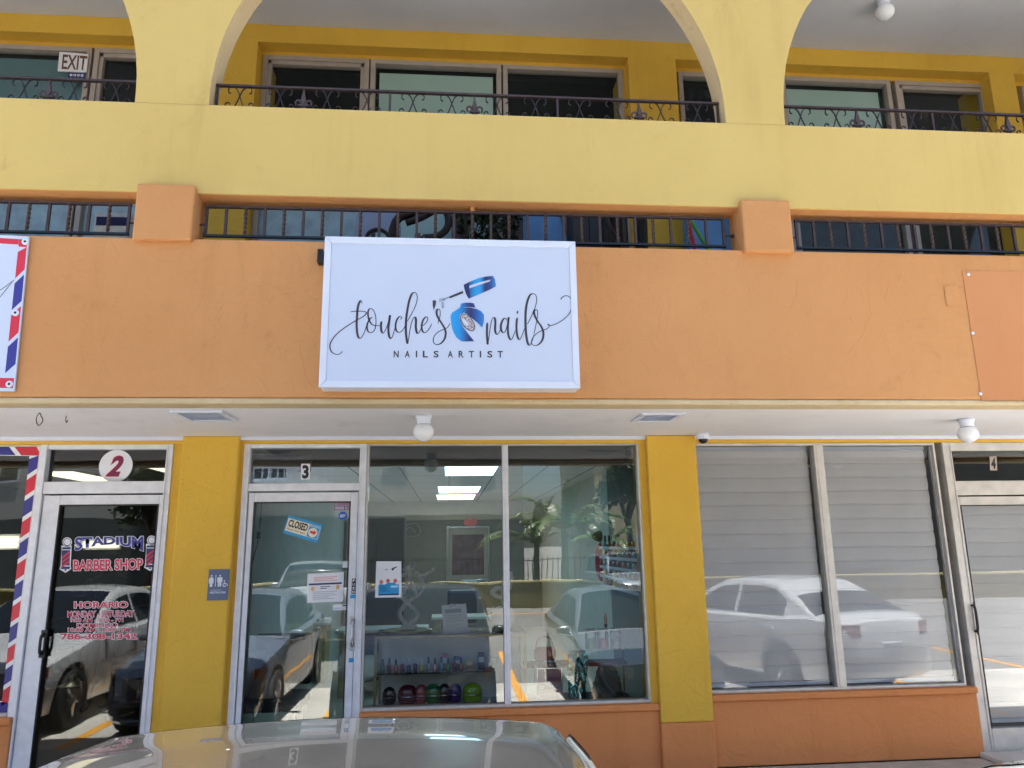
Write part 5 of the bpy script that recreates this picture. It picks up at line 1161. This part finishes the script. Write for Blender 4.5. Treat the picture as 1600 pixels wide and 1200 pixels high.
    for a, b in S['side']:
        for q in (-1, 1):
            def fn(u, v, a=a, b=b, q=q):
                z = S['belt']+.03+u*(S['top'][4][1]-.13-S['belt'])
                lo, hi = a, b
                f1 = next((s0+.01*i for i in range(400) if top(s0+.01*i) > z+.07), s0); f2 = next((s1-.01*i for i in range(400) if top(s1-.01*i) > z+.08), s1)
                s = max(lo, f1+.08)+(min(hi, f2-.06)-max(lo, f1+.08))*v
                return (q*(ws(z)+.005), Y_(s), z)
            glz(fn, 'side_window', 10, 10)
    if rails or visor:
        for q in (-1, 1):
            MB().tube([surf(s, q*.565, .006) for s in [2.06+.06*i for i in range(22)]], .011, 6).build('roof_moulding', M['steel'] if rails else M['alu'], t, smooth=True)
    if visor:
        for q in (-1, 1):
            for a, b in S['side']:
                def vf(u, v, a=a, b=b, q=q):
                    s = a+.16+(b-a-.12)*v
                    z = top(s)-.125+.085*u
                    return (q*(ws(z)+.042-.030*u), Y_(s), z)
                MB().grid(vf, 4, 16).build('window_visor', smoke, t, smooth=True)
    for s in S['wheels']:
        for q in (-1, 1):
            c = (q*.775, Y_(s), S['wr']); r = S['wr']
            wl = MB().lathe([(r*.66,-.10),(r*.95,-.105),(r,-.07),(r,.07),(r*.95,.105),(r*.66,.10)], c, 28, 'x').build('tyre', rubber, t, smooth=True)
            rm = MB(); rm.lathe([(r*.66,-.09),(r*.60,-.02),(r*.60,.02),(r*.66,.09)], c, 28, 'x')
            for k in range(7):
                an = 2*pi*k/7; ca, sa = cos(an), sin(an)
                rm.tube([(c[0]+q*.075, c[1]+ca*.03, c[2]+sa*.03), (c[0]+q*.06, c[1]+ca*r*.64, c[2]+sa*r*.64)], [.03,.022], 5)
            rm.lathe([(0,.085*q),(.05,.08*q),(.055,.04*q)], c, 14, 'x'); rm.lathe([(0,-.02*q),(r*.6,-.02*q)], c, 20, 'x')
            rm.build('rim', rims, wl)
    for q in (-1, 1):
        hz = S['body'][1][3]-.06
        hl = MB().grid(lambda u, v: (q*(.36+.42*u), Y_(.005+.30*u**2.2)+.012, hz-.07+.13*v+.03*u), 10, 6).build('headlight', lampm, t, smooth=True)
        MB().grid(lambda u, v: (q*(.74+.08*u), Y_(.16+.16*u)+.02, hz-.05+.12*v+.03), 5, 4).build('indicator', plain('amber', lin(206,120,60), .2), t, smooth=True)
        tz = S['body'][-3][3]-.16
        MB().grid(lambda u, v: (q*(.48+.33*u), Y_(S['L']-.01-.16*u**2)-.012, tz-.06+.15*v), 8, 5).build('tail_light', redlamp, t, smooth=True)
        ms = S['side'][0][0]+.02; mz = S['belt']+.0
        mb = ell_mesh((q*(ws(mz)+.13), Y_(ms), mz), .10, .055, .065, 16, 10, .8); mb.tube([(q*(ws(mz)-.01), Y_(ms), mz-.05), (q*(ws(mz)+.08), Y_(ms), mz-.04)], .022, 6)
        mb.build('mirror', paint, t, smooth=True)
        for a, b in S['side'][:2]:
            w_, zb, zt = interp(S['body'], b-.2); MB().box(min(q*(w_*.985), q*(w_+.025)), max(q*(w_*.985), q*(w_+.025)), Y_(b-.12), Y_(b-.30), zt-.17, zt-.14).build('door_handle', paint, t, bevel=.006)
    gz_ = S['body'][0][3]
    g = MB()
    for k in range(4): g.box(-.33+.02*k, .33-.02*k, -.02, .02+.004*k, gz_-.075-.032*k, gz_-.058-.032*k)
    g.box(-.34, .34, -.06, .004, gz_-.19, gz_-.05); g.build('grille', [M['steel']], t)
    MB().lathe([(.052,0),(.05,.012),(0,.014)], (0,.034,gz_-.10), 20, 'y').build('emblem', M['blackg'], t)
    for e in t.children:
        if e.name.startswith('emblem'):
            for v in e.data.vertices: v.co.y = .034+(.034-v.co.y)*-1
    MB().box(-.60, .60, -.10, .012, .30, .42).build('lower_intake', M['black'], t, bevel=.02)
    MB().box(-.15, .15, .0, .022, .43, .52).build('number_plate', M['white'], t); MB().box(-.15, .15, Y_(S['L'])-.03, Y_(S['L'])+.02, .62, .71).build('number_plate', M['white'], t)
    t.location = loc; t.rotation_euler = (0, 0, rz); t.scale = (scale,)*3
    return t
smoke = plain('smoked_acrylic', lin(30,32,36), .08, 0, .8, .02)
grey = carpaint('dusty_grey_paint', lin(26,27,30), .3, .2, .035); silver = carpaint('silver_paint', lin(168,172,176), .7, .3); white = carpaint('white_paint_car', lin(222,226,230), 0, .3); white2 = carpaint('pearl_white', lin(218,220,222), 0, .3); silver2 = carpaint('pale_silver', lin(180,186,192), .6, .3)
make_car('dusty grey parked sedan whose glossy roof rises along the bottom of the picture', (-.36, .30, GZ), 0, grey, SEDAN_WIDE, visor=True, rails=True, scale=.985)
make_car('silver sedan facing the shop, mirrored in the right pane of the nail shop window', (2.3, -.15, GZ), 0, silver, SEDAN, scale=.92)
make_car('slate blue sedan parked left of the grey one, mirrored in the nail shop door', (-2.72, -.15, GZ), 0, carpaint('slate_blue_paint', lin(128,140,156), .3, .25), SEDAN, scale=.95)
make_car('white sedan backed in beside the shop, mirrored in the shuttered shop blinds', (4.05, -5.25, GZ), pi-radians(17), white, SEDAN)
make_car('pearl white sedan facing the shop, mirrored in the barber door and window', (-5.05, -.35, GZ), 0, white2, SEDAN)
make_car('silver sport utility across the lot, mirrored above the silver sedan', (5.2, -11.0, GZ-.0), radians(-4), silver2, SUV)
make_car('pale grey sport utility across the lot, mirrored behind the notice on the nail shop door', (-3.0, -10.2, GZ), radians(170), silver2, SUV)

# ------------------------------------------------------------------ across the lot: what the shop glass mirrors
t = thing('boundary_wall', 'low yellow boundary wall across the parking lot, face coloured as shaded, coping as sunlit', 'wall', (0, -16, GZ))
MB().box(-30, 30, -16.2, -16, GZ, .56).build('wall', stucco('shaded_wall_olive', lin(136,122,72), lin(112,100,60), .5, .5, dirt=.3), t)  # yellow wall darkened to olive: shade on its face is put into the colour
MB().box(-30, 30, -16.23, -15.97, .561, .62).build('coping', plain('sunlit_coping', lin(236,222,160), .7), t)  # paler than the wall: sunlight on the top edge is put into the colour
t = thing('iron_fence', 'black iron picket fence standing on the boundary wall', 'fence', (0, -16.1, .62))
f = MB()
for i in range(120): f.box(-9+i*.16, -8.975+i*.16, -16.11, -16.09, .62, 1.35)
f.build('pickets', M['black'], t); MB().box(-9.02, 10.2, -16.112, -16.088, 1.25, 1.28).build('rail', M['black'], t)
def house(label, x0, x1, y, z1, col, wins, name='apartment_building', base=None):
    t = thing(name, label, 'building', ((x0+x1)/2, y, GZ))
    if base: MB().box(x0-.01, x1+.01, y-9.9, y+.03, GZ, 2.9).build('lower_storey', stucco('base_'+str(int(x0)), base, base, .3, .3, dirt=.2), t)
    MB().box(x0, x1, y-10, y, GZ, z1).build('wall', stucco('wall_'+str(int(x0)), col, tuple(c*.93 for c in col[:3])+(1,), .3, .3, dirt=.15), t)
    MB().box(x0-.2, x1+.2, y-10.2, y+.25, z1+.001, z1+.35).build('roof', M['white'], t)
    for a, b, c, d in wins:
        w_ = MB().box(a-.08, b+.08, y+.001, y+.07, c-.08, c-.001).box(a-.08, b+.08, y+.001, y+.05, d+.001, d+.08).box(a-.08, a-.001, y+.001, y+.05, c, d).box(b+.001, b+.08, y+.001, y+.05, c, d).box((a+b)/2-.03, (a+b)/2+.03, y+.021, y+.045, c, d).build('window', M['white'], t)
        MB().box(a, b, y+.001, y+.02, c, d).build('pane', autoglass, w_)
    return t
hb_ = house('grey white two storey apartment building across the lot', -22, 3.0, -22, 8.2, lin(190,192,190), [(-2.6,-1.8,4.9,5.7),(.5,1.8,4.7,5.6),(-8,-6.4,4.4,5.6),(-12,-10.6,4.4,5.6),(-18,-16.6,4.4,5.6)], base=lin(92,98,98))
bl = MB(); bl.box(-12, -4.5, -22, -20.9, 3.55, 3.75).build('balcony', M['white'], hb_)
rl = MB()
for i in range(26): rl.box(-12+i*.3, -11.95+i*.3, -20.96, -20.92, 3.76, 4.7)
rl.box(-12, -4.45, -20.97, -20.91, 4.70, 4.78); rl.build('balcony_rail', M['white'], hb_)
house('beige house across the lot behind the silver sport utility', 6.3, 9.8, -24, 7.4, lin(196,182,152), [(8.2,9.2,1.0,2.0)], 'beige_house')
house('long dark grey warehouse across the lot, added to darken what the blinds mirror', 10.0, 40, -23, 9.5, lin(92,92,92), [], 'backdrop')  # dark mass added out of view so the blinds mirror little brightness
house('dark cream building far along the lot', -46, -24, -26, 7.4, lin(150,146,138), [(-30,-28.6,4.2,5.4),(-36,-34.4,4.2,5.4)], 'corner_building')
def banana(label, x, y, h, seed):
    g = random.Random(seed); t = thing('banana_plant', label, 'plant', (x, y, GZ), 'banana plants behind the boundary wall')
    MB().tube([(x,y,GZ),(x+.03,y,GZ+h*.3),(x-.02,y,GZ+h*.55)], [.16,.12,.07], 10).build('trunk', plain('banana_stem', lin(96,92,58), .7, var=.3), t, smooth=True)
    for k in range(15):
        a = 2*pi*k/15+g.random()*.6; L = h*.55*(.6+g.random()*.6); lean = .2+g.random()*.9; wd = .16+g.random()*.10
        mb = MB(); nseg = 26; prev = None
        def P(u, sv):
            r = L*lean*u+.05; z = GZ+h*.5+L*(1.15-lean*.4)*u-L*.62*u*u*(.4+lean); s = sv*wd*sin(pi*min(1, u*.95+.05))**.6
            return (x+r*cos(a)-s*sin(a), y+r*sin(a)+s*cos(a), z-.35*abs(s))
        for i in range(nseg):
            u0, u1 = i/nseg, (i+.55+g.random()*.5)/nseg
            for q in (-1, 1):
                dz = (g.random()-.3)*.10; e0, e1 = P(min(1, u0+.05), q), P(min(1, u1+.05), q*(.8+g.random()*.3))
                mb.face([P(u0, 0), P(u1, 0), (e1[0], e1[1], e1[2]-dz), (e0[0], e0[1], e0[2]-dz)])
        mb.build('leaf', leaf2, t)
leaf2 = plain('banana_leaf', lin(74,96,44), .4, var=.4, vs=4)
banana('tall banana plant mirrored in the right pane of the nail shop window', 4.0, -18.2, 4.9, 1)
banana('bushy banana plant left of the tall one behind the boundary wall', 3.1, -18.6, 3.9, 2)
banana('small banana plant right of the tall one behind the boundary wall', 5.5, -18.0, 3.6, 3)
def tree(label, x, y, h, r, seed):
    t = thing('shade_tree', label, 'tree', (x, y, GZ), 'trees across the lot')
    tk = MB(); g = random.Random(seed)
    tk.tube([(x,y,GZ),(x+.1,y,GZ+h*.35),(x,y+.1,GZ+h*.6)], [.2,.15,.1], 8)
    for k in range(5):
        a = 2*pi*k/5; tk.tube([(x,y,GZ+h*.45),(x+r*.35*cos(a),y+r*.35*sin(a),GZ+h*.68)], [.08,.03], 6)
    tk.build('trunk', brown_w, t, smooth=True)
    mb = MB()
    for k in range(26):
        c = Vector((x+g.gauss(0,r*.4), y+g.gauss(0,r*.4), GZ+h*.75+g.gauss(0,r*.3)))
        for _ in range(90):
            d = Vector((g.gauss(0,1),g.gauss(0,1),g.gauss(0,.8)))*r*.15; p = c+d; q = Vector((g.gauss(0,1),g.gauss(0,1),g.gauss(0,1))).normalized(); b = q.cross(Vector((g.gauss(0,1),g.gauss(0,1),1))).normalized(); s = .1+.06*g.random()
            mb.face([p-q*s, p+b*s*.5, p+q*s, p-b*s*.5])
    mb.build('crown', leafd, t)
tree('rounded dark green tree behind the wall left of the grey white building end', -10, -18.5, 5.2, 1.6, 11)
tree('taller dark green tree between the grey white and beige buildings', 6.9, -20.5, 5.6, 1.4, 12)
